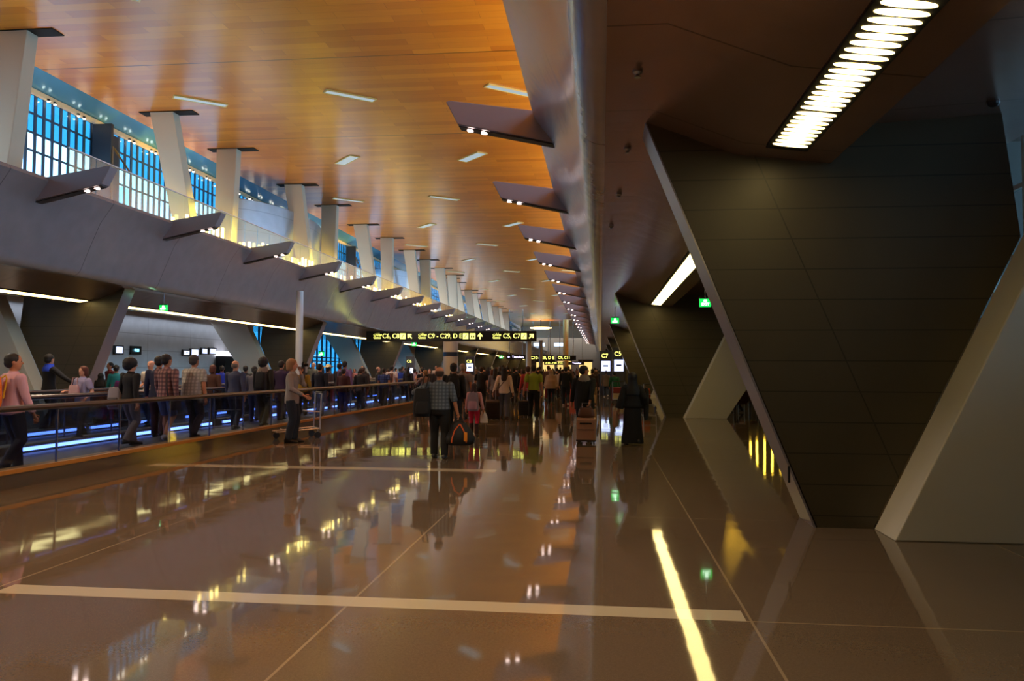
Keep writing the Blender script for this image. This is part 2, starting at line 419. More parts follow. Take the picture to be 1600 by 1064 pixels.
        h.ball((0, hy-.02, hz+.005), .105, .12, .135, 14, 10)
        h.zrings([(hz-.42, .16, .11, 0, hy-.05), (hz-.3, .17, .12, 0, hy-.03), (hz-.2, .13, .11, 0, hy-.02), (hz-.12, .11, .105, 0, hy-.02), (hz-.04, .1, .1, 0, hy-.02)], 16)
    if hair == 'scarf' or h.v:
        h.xf(rot) if hair not in ('scarf',) else None
        put('headscarf' if hair == 'scarf' else 'hair', remesh(h, max(vox*.8, .011), 2), cm(hairc, .7))
    root['_s'] = s
    return root
def wpos(root, p):
    s = root['_s']; return root.location + Matrix.Rotation(root.rotation_euler[2], 3, 'Z') @ V((p[0]*s*BK, p[1]*s*BK, p[2]*s))

# ------------------------------------------------------------------ bags
def superbox(rx, ry, h, taper=.9, n=20, p=.5, seg=7):
    d = []
    for i in range(seg+1):
        t = i/seg; k = 1-(abs(2*t-1)**5)*.18; k2 = 1+(taper-1)*t
        d.append((h*t, rx*k*k2, ry*k*k2, 0, 0))
    return MB().zrings(d, n, p)
def backpack(loc, rz, label, c1, c2=None, size=1.0, strap=True, tilt=0):
    t = thing('backpack', label, 'backpack', loc, rz); c2 = c2 or tuple(int(v*.6) for v in c1)
    mm = mat('fabric %d %d %d' % c1, c1, .8); m2 = mat('fabric %d %d %d' % c2, c2, .8)
    superbox(.155*size, .085*size, .46*size, .82).build('bag_body', mm, t, True, angle=60)
    b = superbox(.115*size, .04*size, .2*size, .9); b.xf(Matrix.Translation((0, -.085*size, .05*size))); b.build('front_pocket', m2, t, True, angle=60)
    for sx in (-1, 1):
        if strap: MB().tube([(sx*.08*size, .07*size, .43*size), (sx*.1*size, .12*size, .47*size), (sx*.11*size, .13*size, .42*size), (sx*.11*size, .085*size, .12*size)], .014, 6).build('strap', m2, t, True)
    MB().tube([(-.03, .03*size, .44*size), (0, .03*size, .49*size), (.03, .03*size, .44*size)], .008, 6).build('handle', m2, t, True)
    return t
def suitcase(loc, rz, label, c, h=.6, w=.4, d=.24, handle=.45, tilt=0, trim=(20, 18, 18), ribs=True):
    t = thing('suitcase', label, 'suitcase', loc, rz)
    t.rotation_euler = (tilt, 0, rz)
    mm = mat('case %d %d %d' % c, c, .45); tm = mat('case trim %d %d %d' % trim, trim, .4)
    MB().box(-w/2, w/2, -d/2, d/2, .06, h).build('case_shell', mm, t, bevel=.035)
    b = MB()
    for zz in (.18, .3, .42): b.box(-w/2+.05, w/2-.05, -d/2-.012, -d/2+.01, zz*h/.6-.01, zz*h/.6+.01)
    if ribs: b.build('ribs', tm, t, bevel=.004)
    else: MB().box(-w/2+.03, w/2-.03, -d/2-.012, -d/2+.01, h*.55, h*.57).build('zip_line', tm, t)
    MB().box(-w/2-.006, w/2+.006, -d/2-.008, d/2+.008, .055, .09).build('base_trim', tm, t, bevel=.01)
    MB().box(-w/2+.08, w/2-.08, -d/2-.022, -d/2, h-.12, h-.09).build('grab_handle', tm, t, bevel=.006)
    chrome = mat('chrome', (190, 190, 195), .2, 1)
    MB().tube([(-.09, d/2-.03, h-.02), (-.09, d/2-.03, h+handle), (.09, d/2-.03, h+handle), (.09, d/2-.03, h-.02)], .009, 6).build('telescopic_handle', chrome, t, True)
    for sx in (-1, 1):
        for sy in (-1, 1):
            MB().prism([(sy*(d/2-.04)+.03*math.cos(a), .03+.03*math.sin(a)) for a in (2*PI*k/12 for k in range(12))], 'x', sx*(w/2-.04)-.012, sx*(w/2-.04)+.012).build('wheel', tm, t)
    return t
# ================================================================== SETTING
XC = -7.6            # hall centre plane
Y0, Y1 = -5.0, 205.0
m_floor = floor_mat(); m_wood = wood_mat()
m_fas = seam_mat('satin silver cladding', (178, 176, 180), .2, .5, 0, 4.05, 0, .012, .45, .5, .12, off=(0, 1.2, 0))
m_sof = seam_mat('dark bronze soffit panels', (182, 152, 138), .22, .7, 0, 2.02, 0, .012, .4, .5, .06)
m_soft = mat('matt grey soffit', (120, 112, 106), .5, .2)
m_darks = {sd: seam_mat('dark slate pier cladding %d' % sd, (74, 66, 48), .42, 0, 0, 0, .316, .006, .4, .5, 0, off=(0, 0, .12), diag=(sd*.805, -sd*.42)) for sd in (1, -1)}
m_white = mat('pale plaster cladding', (206, 200, 184), .5)
m_edge = mat('satin edge metal', (150, 144, 150), .3, .5)
m_colm = mat('painted column', (205, 194, 170), .6)
m_black = mat('black void', (8, 7, 8), .9)
m_char = mat('black sign box', (10, 10, 10), .4)
m_metal = mat('brushed steel', (170, 170, 175), .25, .9)
m_darkmetal = mat('dark metal', (40, 40, 46), .35, .6)
m_wallw = seam_mat('white wall panels', (214, 220, 224), .45, 0, 0, 4.2, .82, .012, .55, .4, 0)

struct(MB().box(-30, 22, Y0, Y1, -.2, 0).build('floor', m_floor))
# wood ceiling
ZC = 12.0
struct(MB().box(-19.45, 5, Y0, Y1-5, ZC, ZC+.3).build('ceiling', m_wood))
# profile of the gallery slab : u = distance from hall centre, z
arc = []
for k in range(0, 9):     # rounded nose under the balcony
    a = -PI/2 - k/8*(PI*.36)
    arc.append((7.64+.36*math.cos(a), 4.58+.36*math.sin(a)))
prof = [(17.5, 4.4), (12.3, 4.25), (9.98, 4.12), (9.95, 3.74), (9.0, 3.86)] + [(8.1, 4.22)] + arc + [(7.12, 4.9), (6.75, 5.75), (6.42, 6.2), (6.34, 6.32), (6.38, 6.42), (6.5, 6.45), (6.62, 6.38), (7.0, 6.2), (17.5, 6.2)]
def slab(side, name):
    def px_(u): return XC + side*u
    # closed extrusion split in two materials
    pr = ([(17.5, 6.0), (15.0, 5.95)]+prof[1:]) if side > 0 else prof
    me = MB(); pl = [(px_(u), z) for u, z in pr]
    n = len(pl)
    me.v = [V((x, y, z)) for y in (Y0, Y1) for x, z in pl]
    me.f = [(i, (i+1) % n, (i+1) % n+n, i+n) for i in range(n)]
    ms = me.mesh(name, True, 30); ms.materials.append(m_fas); ms.materials.append(m_sof)
    for p in ms.polygons:
        i = min(min(v, v-n) if v >= n else v for v in p.vertices)
        if p.index < (6 if side < 0 else 7): p.material_index = 1
    o = link(name, ms); return struct(o)
slab(1, 'ceiling_right_gallery'); slab(-1, 'ceiling_left_gallery')
# outer shells
m_shell = mat('grey outer wall', (110, 106, 100), .6)
struct(MB().box(-30, 22, Y0-.2, Y0, -.2, 14).build('wall_back', m_shell))
struct(MB().box(-30, 22, Y1, Y1+.2, -.2, 14).build('wall_far', mat('far wall', (150, 120, 95), .5)))
struct(MB().box(5, 5.2, Y0, Y1, 6.2, 7.6).build('wall_right_upper', m_shell))
struct(MB().box(5, 5.2, 120, Y1, 7.6, 12.4).build('wall_right_upper_far', m_shell))
# left lower wall (solid, then glazed)
struct(MB().box(-22.9, -22.6, Y0, 50, 0, 4.6).build('wall_left', m_wallw))
struct(MB().box(-22.9, -22.6, 84, Y1, 0, 4.6).build('wall_left_far', m_wallw))
struct(MB().box(-26, -22.6, Y0, Y1, 4.35, 4.55).build('ceiling_left_edge', m_sof))
# right side: lounge ceiling rises, with a glazed wall
struct(MB().box(9.9, 14.5, Y0, Y1, 6.0, 6.2).build('ceiling_right_lounge', m_soft))

m_glb = glass_mat('blue tinted glass', (96, 164, 190), .3, .03)
m_glc = glass_mat('clear window glass', (215, 240, 252), .1, .02)
m_mul = mat('dark blue mullion', (30, 62, 92), .5)
def window(name, X, ya, yb, za, zb, step, bars, split, fin=.12, w=.05, glassb=m_glb, glassc=m_glc, mull=m_mul):
    """glazed wall at plane X; upper panes tinted"""
    root = struct(bpy.data.objects.new(name, None)); C.objects.link(root); root.location = (X, ya, za)
    g = MB().box(-.01, .01, 0, yb-ya, 0, split-za); g.build('lower_glazing', glassc, root)
    if split < zb: MB().box(-.01, .01, 0, yb-ya, split-za, zb-za).build('upper_glazing', glassb, root)
    mu = MB(); y = 0
    while y <= yb-ya: mu.box(-fin, fin, y-w/2, y+w/2, 0, zb-za); y += step
    mu.build('mullions', mull, root)
    br = MB()
    for zz in bars: br.box(-fin*.7, fin*1.1, 0, yb-ya, zz-za-.04, zz-za+.04)
    if bars: br.build('transoms', mull, root)
    return root
# left clerestory above the gallery
WX = -20.5
window('window_1', WX, 12, 75, 6.2, 11.5, .46, (8.4, 9.45, 10.1, 10.8), 10.1, .02, .14)
window('window_5', 5.1, Y0, 120, 7.6, 12.0, 1.2, (), 12.0, .03, .08, m_glc, m_glc)  # unseen right clerestory, added to bring daylight onto the left fascia and floor
window('window_2', WX, 75, 200, 6.2, 11.5, 1.2, (8.4, 9.4, 10.6), 9.6, .03)
struct(MB().box(WX-.3, WX, Y0, 12, 6.2, 12.4).build('wall_left_upper', m_shell))
# bulkhead : blue reflective sloping band between ceiling and head rail
band = mat('blue reflective bulkhead', (90, 150, 180), .2, .3, bump=(1.2, .25))
struct(MB().prism([(-19.45, 12.0), (WX, 11.62), (WX, 11.72), (-19.45, 12.12)], 'y', Y0, Y1).build('trim_1', band))
struct(MB().box(WX-.05, WX+.18, 12, Y1, 11.48, 11.64).build('trim_2', mat('cream head rail', (226, 196, 150), .5, bump=(3, .02))))
struct(MB().box(-20.9, -19.3, Y0, Y1, 12.1, 12.5).build('ceiling_left_upper', m_shell))
# small rail spotlights, real bulbs on the head rail
bulb = emis('rail bulb', (255, 240, 215), 14)
k = 0; y = 22.0
m_bulbhouse = m_darkmetal
while y < 100:
    t = thing('rail_spotlight', ORD[k]+' small white spotlight on the cream rail above the left windows' if k < 20 else 'tiny distant spotlight on the cream rail above the left windows', 'spotlight', (WX+.22, y, 11.42), 0, 'rail spotlights above the left windows')
    MB().tube([(0, 0, .08), (0, 0, 0)], .05, 8).build('housing', m_bulbhouse, t)
    MB().ball((0, 0, -.02), .05, .05, .03, 8, 6).build('bulb', bulb, t)
    y += 1.35 if k % 2 else .35
    k += 1
    if k > 44: break
# stair tower boxes and drums on the gallery
for i, (yy, lab) in enumerate(((29.9, 'dark framed stair tower behind the second left wing lamp, against the blue windows'), (62, 'distant dark framed stair tower between the gallery columns'))):
    t = thing('stair_tower', lab, 'tower', (-19.9, yy, 6.2))
    MB().box(-.45, .35, -.1, .05, 0, 5.2).build('side_wall', mat('tower charcoal', (34, 38, 46), .5), t)
    MB().box(-.45, -.35, 0, 1.5, 0, 5.1).build('back_wall', mat('tower charcoal', (34, 38, 46), .5), t)
    MB().tube([(.35, 0, 0), (.35, 0, 4.3), (.35, 1.3, 3.5), (.35, 1.35, 0)], .05, 6).build('frame', mat('tower bronze', (96, 82, 66), .4, .5), t)
    MB().box(.3, .34, .05, 1.25, 0, 2.8).build('glass_door', m_glc, t)
m_drum = seam_mat('brushed drum cladding', (170, 182, 196), .3, .4, 0, 0, 1.1, .01, .5, .5, .1)
for i, (yy, zt, rx, ry, lab) in enumerate(((45, 10.4, 2.0, 5.6, 'curved silver metal drum wall on the left gallery behind the middle columns'), (73.5, 10.4, 2.0, 5.0, 'farther curved silver metal drum wall on the left gallery'))):
    o = MB().zrings([(6.2, rx, ry, -19.1, yy), (zt, rx, ry, -19.1, yy), (zt+.05, rx-.1, ry-.1, -19.1, yy)], 40).build('drum_wall', m_drum, smooth=True)
    tag(o, lab, 'wall drum')

# ---- gallery columns
def column(base, top, w, d, lab):
    t = thing('gallery_column', lab, 'column', tuple(base), 0, 'slanting columns along the left gallery')
    dv = V(top)-V(base)
    r1 = [(-w/2, -d/2, 0), (w/2, -d/2, 0), (w/2, d/2, 0), (-w/2, d/2, 0)]
    k_ = 1.15
    r0 = [(x*.75, y*k_, 0) for x, y, _ in r1]
    rT = [(x+dv.x, y+dv.y, dv.z) for x, y, _ in r1]
    MB().loft([r0, rT]).build('shaft', m_colm, t, bevel=.02)
    MB().box(dv.x-.95, dv.x+1.35, dv.y-.28, dv.y+.28, dv.z-.03, dv.z+.01).build('ceiling_slot', m_black, t)
    return t
colpix = [  # top centre (px,py), base centre (px,py)
    (28, 52, -2, 262), (257, 177, 300, 362), (358, 234, 352, 362), (460, 289, 482, 425), (516, 321, 514, 430),
    (564, 351, 585, 460), (605, 372, 606, 462), (640, 391, 654, 485), (664, 406, 668, 487), (687, 419, 700, 500), (706, 430, 712, 500)]
i = 0; colbase = []
for (tx, ty, bx, by) in colpix:
    tp = at_z(tx, ty, ZC)
    yy = tp.y
    bp = at_x(bx, by, -16.4); bp.z = 6.2
    colbase.append(bp); column(bp, tp, 1.0, .5, ORD[i]+' slanting cream column on the left gallery'); i += 1
yb = 88.0
while yb < 190 and i < 20:
    column((-16.4, yb, 6.2), (-17.5, yb+(2.2 if i % 2 else -1.6), ZC), 1.0, .5, ORD[i]+' slanting cream column on the left gallery'); i += 1; yb += (5.5 if i % 2 else 8.2)

# ---- gallery balustrade glass on left with bright base uplights
m_bal = glass_mat('balustrade glass', (226, 236, 226), .9, .05)
t = thing('gallery_balustrade', 'long glass balustrade with thin joints along the edge of the left gallery', 'railing', (-14.35, 20, 6.2))
y = 0; n = 0
while y < 80:
    MB().box(-.01, .01, y+.02, y+1.18, .05, 1.35).build('glass_panel', m_bal, t); 
    y += 1.2
MB().box(-.01, .01, 80, 170, .05, 1.35).build('glass_panel', m_bal, t)
MB().box(-.04, .04, 0, 170, 0, .12).build('base_channel', m_metal, t)
MB().box(-.02, .02, 0, 170, 1.35, 1.38).build('cap_rail', m_metal, t)
upl = emis('uplight warm', (255, 226, 130), 4)
k = 0; y = 25.0; ru = random.Random(3)
while y < 75 and k < 90:
    hh = ru.choice((.18, .28, .45))
    o = MB().box(-.035, .035, -.05, .05, 0, hh).build('edge_uplight', upl, loc=(-14.15, y, 6.42)); k += 1
    tag(o, 'small glowing yellow uplight on the edge of the left gallery', 'light', 'yellow uplights along the left gallery edge')
    y += ru.choice((.4, .5, .9)) if k % 6 else 1.8

# ---- wing lamps
m_finL = mat('fin painted metal', (150, 142, 148), .5, .1)
finlamp = emis('fin lamp', (255, 225, 215), 9)
def fin(side, y, lab, group):
    # local +x points towards hall centre
    t = thing('wing_lamp', lab, 'lamp', (XC+side*6.75, y, 5.8), 0 if side < 0 else PI, group)
    pts = [(-.45, -.08), (1.85, .42), (2.08, .86), (2.0, .88), (-.5, .5)]
    wg = MB().prism(pts, 'y', -.16, .16).build('wing', m_finL, t, bevel=.015)
    mb = MB().prism([(-.35, -.075), (1.83, .4), (1.83, .385), (-.35, -.09)], 'y', -.125, .125); mb.build('underside_panel', m_darkmetal, t)
    for q in (1.35, 1.62):
        zz = -.08+(q+.45)/2.3*.5 - .02
        MB().prism([(q+.07*math.cos(a), .07*math.sin(a)) for a in (2*PI*j/12 for j in range(12))], 'z', zz-.02, zz+.02).build('lamp_disc', finlamp, wg)
    return t
for i in range(19):
    y = 18.86+5.94*i
    fin(-1, y, ORD[i]+' wing-shaped lamp sticking out of the left balcony', 'wing lamps on the left balcony')
for i in range(20):
    y = 14.9+6.5*i
    fin(1, y, ORD[i]+' wing-shaped lamp sticking out of the right balcony', 'wing lamps on the right balcony')

# ---- ceiling slot lights
slot = emis('ceiling slot glow', (205, 226, 236), .38); m_slotf = mat('slot frame', (225, 200, 120), .5)
idx = 0
for r_ in range(17):
    y = 20.1+9.13*r_; odd = r_ % 2
    xs = (-15.5, -9.5, -3.4) if odd else (-12.6, -6.3)
    for j, x in enumerate(xs):
        ang = R(38) if odd else R(-49)
        where = (('left', 'middle', 'right') if odd else ('left', 'right'))[j]
        t = thing('ceiling_slot_light', '%s pale slot light in the %s row across the wooden ceiling' % (where, ORD[r_]), 'light', (x, y, ZC-.02), ang, 'slot lights in the wooden ceiling')
        w_, l_ = (.30, 1.9) if odd else (.48, 1.8)
        fr = MB(); 
        for a_, b_, c_, d_ in ((-l_/2-.05, l_/2+.05, -w_/2-.05, -w_/2), (-l_/2-.05, l_/2+.05, w_/2, w_/2+.05), (-l_/2-.05, -l_/2, -w_/2, w_/2), (l_/2, l_/2+.05, -w_/2, w_/2)): fr.box(a_, b_, c_, d_, -.03, .015)
        fr.build('frame', m_slotf, t); MB().box(-l_/2, l_/2, -w_/2, w_/2, -.015, .01).build('diffuser', slot, t)

# ---- piers, repeated every 18.2 m on both sides
def pier(side, y, k):
    sname = 'right' if side > 0 else 'left'
    xx = lambda u: XC+side*u
    # dark inverted trapezium
    tp = 4.2
    poly = [(8.07, 4.24), (9.0, 3.87), (9.93, 3.76), (9.97, 4.12), (11.63, 4.22), (11.79, 2.95), (10.33, 0), (9.79, 0)]
    t = thing('dark_pier', '%s dark slate V-shaped pier on the %s side' % (ORD[k], sname), 'pier', (xx(10), y, 0), 0, 'dark slate piers')
    MB().prism([(side*(u-10), z) for u, z in poly], 'y', 0, .5).build('slate_face', m_darks[side], t)
    e = [(8.055, 4.235), (8.07, 4.235), (9.775, 0), (9.75, 0)]
    MB().prism([(side*(u-10), z) for u, z in e], 'y', -.005, .58).build('edge_strip', m_edge, t)
    sl = [(7.98, 4.232), (8.06, 4.232), (8.07, 4.2), (7.99, 4.2)]
    # pale leg in front, leaning outwards
    t2 = thing('pale_leg', 'pale leaning leg beside the %s dark pier on the %s side' % (ORD[k], sname), 'pier', (xx(10.31), y, 0), 0, 'pale leaning legs')
    lp = [(0.02, 0), (1.75, 0), (3.55, 2.6) if 1 else 0, (4.4, 4.3), (2.25, 4.22)]
    lp = [(0.03, 0), (1.38, 0), (2.9, 2.3), (4.2, 4.25), (2.1, 4.2)]
    MB().prism([(side*u, z) for u, z in lp], 'y', -.58, -.012).build('leg_face', m_white, t2, bevel=.012)
for k in range(8):
    y = 8.52+19.05*k
    pier(1, y, k)
for k in range(1, 10):
    y = 24.8+19*(k-1)
    pier(-1, y, k-1)
# black clip on the edge of the near pier
t = MB().tube([(0, 0, 0), (0, 0, .16)], .012, 6).build('cable_clip', m_black, loc=tuple(at_y(1236, 746, 8.25)+V((-.02, 0, -.05)))); tag(t, 'small black clip low on the edge of the nearest right pier', 'clip')

# ---- recessed linear louvre lights in the soffits
cell = emis('louvre cell glow', (255, 222, 140), 4.5)
def zlow(u): return 3.86+(3.74-3.86)*(u-9.0)/.95
def linear(side, ya, yb, lab, near):
    t = thing('louvre_light', lab, 'light', (XC+side*9.42, ya, zlow(9.42)-.012), 0, 'louvred strip lights in the soffits')
    t.rotation_euler = (0, side*math.atan(.126), 0)
    MB().box(-.2, .2, 0, yb-ya, -.012, .03).build('housing', m_black, t)
    cb = MB(); y = .12
    if near:
        k = 0
        while y < yb-ya-.08:
            cb.prism([(.165*math.cos(a), y+.043*math.sin(a)) for a in (2*PI*j/20 for j in range(20))], 'z', -.02, -.012)
            y += .118; k += 1
            if k % 9 == 0: y += .03
    else:
        while y < yb-ya-.3: cb.box(-.15, .15, y, min(y+1.5, yb-ya-.05), -.02, -.012); y += 1.54
    cb.build('glowing_cells', cell, t)
for k in range(8):
    ya = (9.25+19.05*(k-1)) if k else 1.4
    yb = 8.1+19.05*k
    linear(1, ya, yb, ('strip light with oval glowing cells running over the nearest right pier' if k == 0 else ORD[k]+' glowing strip light in the right soffit'), k == 0)
for k in range(9):
    linear(-1, 6.5+19*k, 24.7+19*k, ORD[k]+' glowing strip light in the left soffit', False)

# sprinklers on the right soffit
spr = [(996, 110), (980, 231), (967, 302), (955, 352)]
for i, (px, py) in enumerate(spr):
    p = at_z(px, py, 4.22)
    o = MB().tube([(0, 0, 0), (0, 0, -.02), (0, 0, -.05)], [.045, .045, .012], 8)
    o.prism([(.03*math.cos(a), .03*math.sin(a)) for a in (2*PI*j/8 for j in range(8))], 'z', -.065, -.055)
    tag(o.build('sprinkler_head', m_metal, loc=tuple(p)), ORD[i]+' small sprinkler head on the bronze right soffit', 'sprinkler', 'sprinklers on the right soffit')
# smoke dome on right ceiling
p = at_z(1552, 160, 4.2)
tag(MB().ball((0, 0, 0), .06, .06, .05, 12, 8).build('ceiling_sensor', m_darkmetal, loc=(p.x, p.y, 4.2)), 'small round sensor at the ceiling above the nearest right pier', 'sensor')

# ---- right glazed wall behind the piers
window('window_3', 7.2, -4, 16, 2.6, 5.9, 1.15, (3.6, 4.8), 5.9, .06, .09, m_glc, m_glc, mat('pale mullion', (170, 175, 170), .5))
struct(MB().box(7.1, 7.3, Y0, 16, 0, 2.6).build('wall_right', m_shell))
struct(MB().box(7.1, 14.2, 16, 16.2, 0, 6.2).build('wall_right_step', m_shell))
struct(MB().box(7.1, 14.2, 60, 60.2, 0, 6.2).build('wall_right_end', m_shell))
struct(MB().box(7.1, 7.3, 60, Y1, 0, 6.2).build('wall_right_far', m_shell))
struct(MB().box(14, 14.2, 16, 60, 0, 6.2).build('wall_right_lounge', m_shell))
# ---- left glazed lower opening
window('window_4', -22.7, 50, 84, 0, 4.5, 1.1, (2.2, 2.5), 2.3, .06, .1, m_glb, m_glb)
# ================================================================== TRAVELATORS
m_tg = glass_mat('travelator glass', (205, 214, 226), .35, .02)
led = emis('led blue white', (125, 155, 255), 4.2); m_rail = mat('black rubber handrail', (32, 26, 24), .35)
m_gold = mat('brass trim', (176, 122, 58), .35, .3)
m_skirt = mat('stainless skirt', (150, 140, 128), .18, .85)
m_deck = mat('grooved travelator deck', (70, 70, 74), .4, .6)
def balustrade(X, ya, yb, lab, trim, strip, step=1.5, hall=1):
    t = thing('travelator_balustrade', lab, 'railing', (X, ya, 0))
    ln = yb-ya
    MB().box(-.16, .05, 0, ln, 0, .2).build('skirt', m_skirt, t)
    if trim: MB().box(-.17, .07, 0, ln, .2, .255).build('brass_trim', m_gold, t)
    y = 0; pan = 0
    while y < ln-.1 and pan < 26:
        MB().box(-.012, .012, y+.012, min(y+step, ln)-.012, .25, 1.0).build('glass_panel', m_tg, t)
        MB().box(-.016, .016, y-.008, y+.008, .25, 1.0).build('joint', m_metal, t)
        y += step; pan += 1
    MB().tube([(0, -.1, .4), (0, -.25, .7), (0, -.1, 1.0), (0, .1, 1.05), (0, ln-.1, 1.05), (0, ln+.1, 1.0), (0, ln+.25, .7), (0, ln+.1, .4)], .042, 8).build('handrail', m_rail, t, True)
    if strip:
        y = at_x(strip[0], 700, X).y-ya; n = 0; w = at_x(strip[1], 690, X).y-ya-y
        MB().box(.055, .085, .2, y-1.0, .10, .16).build('led_strip', led, t)
        while y < ln-.5 and n < 90:
            MB().box(.055, .085, y, min(y+w, ln), .10, .16).build('led_strip', led, t); y += w+(.25 if n == 0 else .7); w = (1.1, .8, .5)[n % 3]; n += 1
    return t
balustrade(-7.75, 6.2, 34.0, 'nearest glass travelator balustrade with brass trim beside the hall floor', True, 0)
balustrade(-10.35, 7.0, 42.0, 'middle travelator glass balustrade with blue glowing strips behind the first travellers', False, (21, 183))
balustrade(-12.5, 11.0, 44.0, 'farthest travelator glass balustrade with blue glowing strips', False, (23, 128))
for (xa, xb, ya, yb, lab) in ((-10.28, -7.93, 6.2, 41, 'dark grooved travelator deck nearest the hall floor'), (-12.43, -10.53, 7, 42, 'dark grooved travelator deck farther from the hall floor')):
    o = MB().box(xa, xb, ya, yb, 0, .06).build('travelator_deck', seam_mat('deck '+lab[:4], (58, 56, 58), .5, .2, .05, 0, 0, .006, .5), loc=(0, 0, 0)); tag(o, lab, 'travelator')
# ================================================================== SIGNS
let_y = emis('lettering yellow glow', (255, 252, 120), 1.5)
let_w = emis('lettering violet white glow', (215, 205, 255), 2)
let_b = emis('screen blue white', (200, 215, 255), 1.5)
let_g = emis('exit green glow', (20, 235, 90), .8)
gr_dark = mat('green dark pictogram', (0, 60, 20), .5)
def place_text(s, size, x, y, z, material, parent, align='LEFT', name='lettering', bold=.0, fit=None):
    me, w = text_mesh(s, size, .004, bold, align)
    if fit and w > 0: me.transform(Matrix.Scale(fit/w, 4, (1, 0, 0)))
    me.transform(Matrix.Rotation(PI/2, 4, 'X')); me.materials.clear(); me.materials.append(material)
    o = link(name, me, parent, loc=(x, y, z)); return w
def arrow(kind, c, s, parent, y):
    ang = {'up': 0, 'ul': PI/4, 'ur': -PI/4}[kind]
    pts = [(-.09, -.5), (.09, -.5), (.09, .12), (.32, -.1), (.45, .03), (0, .5), (-.45, .03), (-.32, -.1), (-.09, .12)]
    q = []
    for a, b in pts:
        q.append((c[0]+s*(a*math.cos(ang)-b*math.sin(ang)), c[1]+s*(a*math.sin(ang)+b*math.cos(ang))))
    MB().prism(q, 'y', y-.006, y+.004).build('arrow', let_y, parent)
def picto(cx, cz, s, parent, y, kind):
    MB().box(cx-s/2, cx+s/2, y-.006, y+.004, cz-s/2, cz+s/2).build('pictogram_plate', let_y, parent, bevel=.0)
    mb = MB()
    if kind == 0: mb.prism([(cx-.3*s, cz-.28*s), (cx-.1*s, cz-.28*s), (cx+.18*s, cz+.2*s), (cx+.32*s, cz+.2*s), (cx+.32*s, cz+.3*s), (cx+.1*s, cz+.3*s), (cx-.18*s, cz-.18*s), (cx-.3*s, cz-.18*s)], 'y', y-.012, y-.005)
    else:
        mb.box(cx-.3*s, cx-.06*s, y-.012, y-.005, cz-.3*s, cz+.1*s); mb.box(cx+.06*s, cx+.3*s, y-.012, y-.005, cz-.3*s, cz+.1*s); mb.ball((cx-.18*s, y-.008, cz+.24*s), .08*s, .006, .08*s, 8, 6); mb.ball((cx+.18*s, y-.008, cz+.24*s), .08*s, .006, .08*s, 8, 6)
    mb.build('pictogram', m_char, parent)
GATES = '\uFE95\uFE8E\uFE91\uFE8D\uFEEE\uFE91'
SY = 50.7
p0 = at_y(572, 523, SY); p1 = at_y(838, 525, SY); zc = 3.72
W = p1.x-p0.x; u = W/266.0      # metres per photo pixel at the sign
t = thing('gate_direction_sign', 'long black overhead sign with glowing letters C6, C8, C9-C29 and C5, C7', 'sign', (p0.x, SY, zc))
MB().box(0, W, 0, .3, -.33, .33).build('sign_box', m_char, t, bevel=.01)
def gates_word(x): 
    place_text(GATES, .22, x, -.012, .11, let_y, t, bold=.001); place_text('Gates', .21, x, -.012, -.1, let_y, t, bold=.002)
for x in (12, 83, 199): gates_word(x*u)
place_text('C6, C8', .42, 26*u, -.012, 0, let_y, t, fit=26.5*u, bold=.002); picto(58.5*u, 0, .36, t, -.01, 0); arrow('ul', (69.5*u, 0), .4, t, -.01)
place_text('C9 - C29, D E', .42, 98*u, -.012, 0, let_y, t, fit=53*u, bold=.002); picto(157*u, 0, .36, t, -.01, 0); picto(168*u, 0, .36, t, -.01, 1); arrow('up', (179.5*u, 0), .4, t, -.01)
place_text('C5, C7', .42, 215*u, -.012, 0, let_y, t, fit=26*u, bold=.002); picto(247*u, 0, .36, t, -.01, 0); arrow('ur', (258.5*u, 0), .4, t, -.01)
def pole(px, yy, ztop, r, lab, c=(205, 205, 205)):
    p = at_y(px, 575, yy)
    t = thing('round_pole', lab, 'pole', (p.x, yy, 0))
    mm = mat('pole paint %d %d %d' % c, c, .35, .3)
    MB().tube([(0, 0, 0), (0, 0, ztop)], r, 14).build('shaft', mm, t, True)
    MB().tube([(0, 0, 0), (0, 0, .06)], r*1.5, 14).build('base_collar', m_metal, t, True)
pole(467, 28.4, 4.45, .13, 'tall pale round pole beside the travelator behind the person with the camera')
pole(826, 51.2, 4.1, .17, 'white round pole under the right end of the long black sign')
pole(845, 66, 4.0, .16, 'grey round pole just right of the white sign pole', (130, 128, 120))
pole(884, 90, 7.2, .3, 'tall cream pole rising above the distant signs', (225, 190, 110))
# big round column with dark band
p = at_y(704, 575, 58)
t = thing('information_column', 'thick round beige column with a dark band under the long sign', 'column', (p.x, 58, 0))
MB().tube([(0, 0, 0), (0, 0, 3.9)], .54, 28).build('shaft', mat('beige column', (150, 128, 100), .4), t, True)
MB().tube([(0, 0, 2.55), (0, 0, 2.85)], .555, 28).build('dark_band', m_darkmetal, t, True)
def small_sign(px0, px1, py, hpx, yy, txt, m_, lab, size=.8, drop=0):
    a = at_y(px0, py, yy); b = at_y(px1, py, yy); w = b.x-a.x; h = hpx*yy/F
    t = thing('hanging_sign', lab, 'sign', (a.x, yy, a.z))
    MB().box(0, w, 0, .2, -h/2, h/2).build('sign_box', m_char, t)
    place_text(txt, h*size, w*.06, -.012, 0, m_, t, bold=h*.006)
    MB().tube([(w*.15, .1, h/2), (w*.15, .1, 6.3-a.z if yy > 60 else 4.25-a.z)], .03, 6).build('hanger', m_metal, t); MB().tube([(w*.85, .1, h/2), (w*.85, .1, 6.3-a.z if yy > 60 else 4.25-a.z)], .03, 6).build('hanger', m_metal, t)
small_sign(791, 821, 558, 7, 62, '\u2190  Transfers', let_w, 'small dark hanging sign with violet letters left of the white pole', .7)
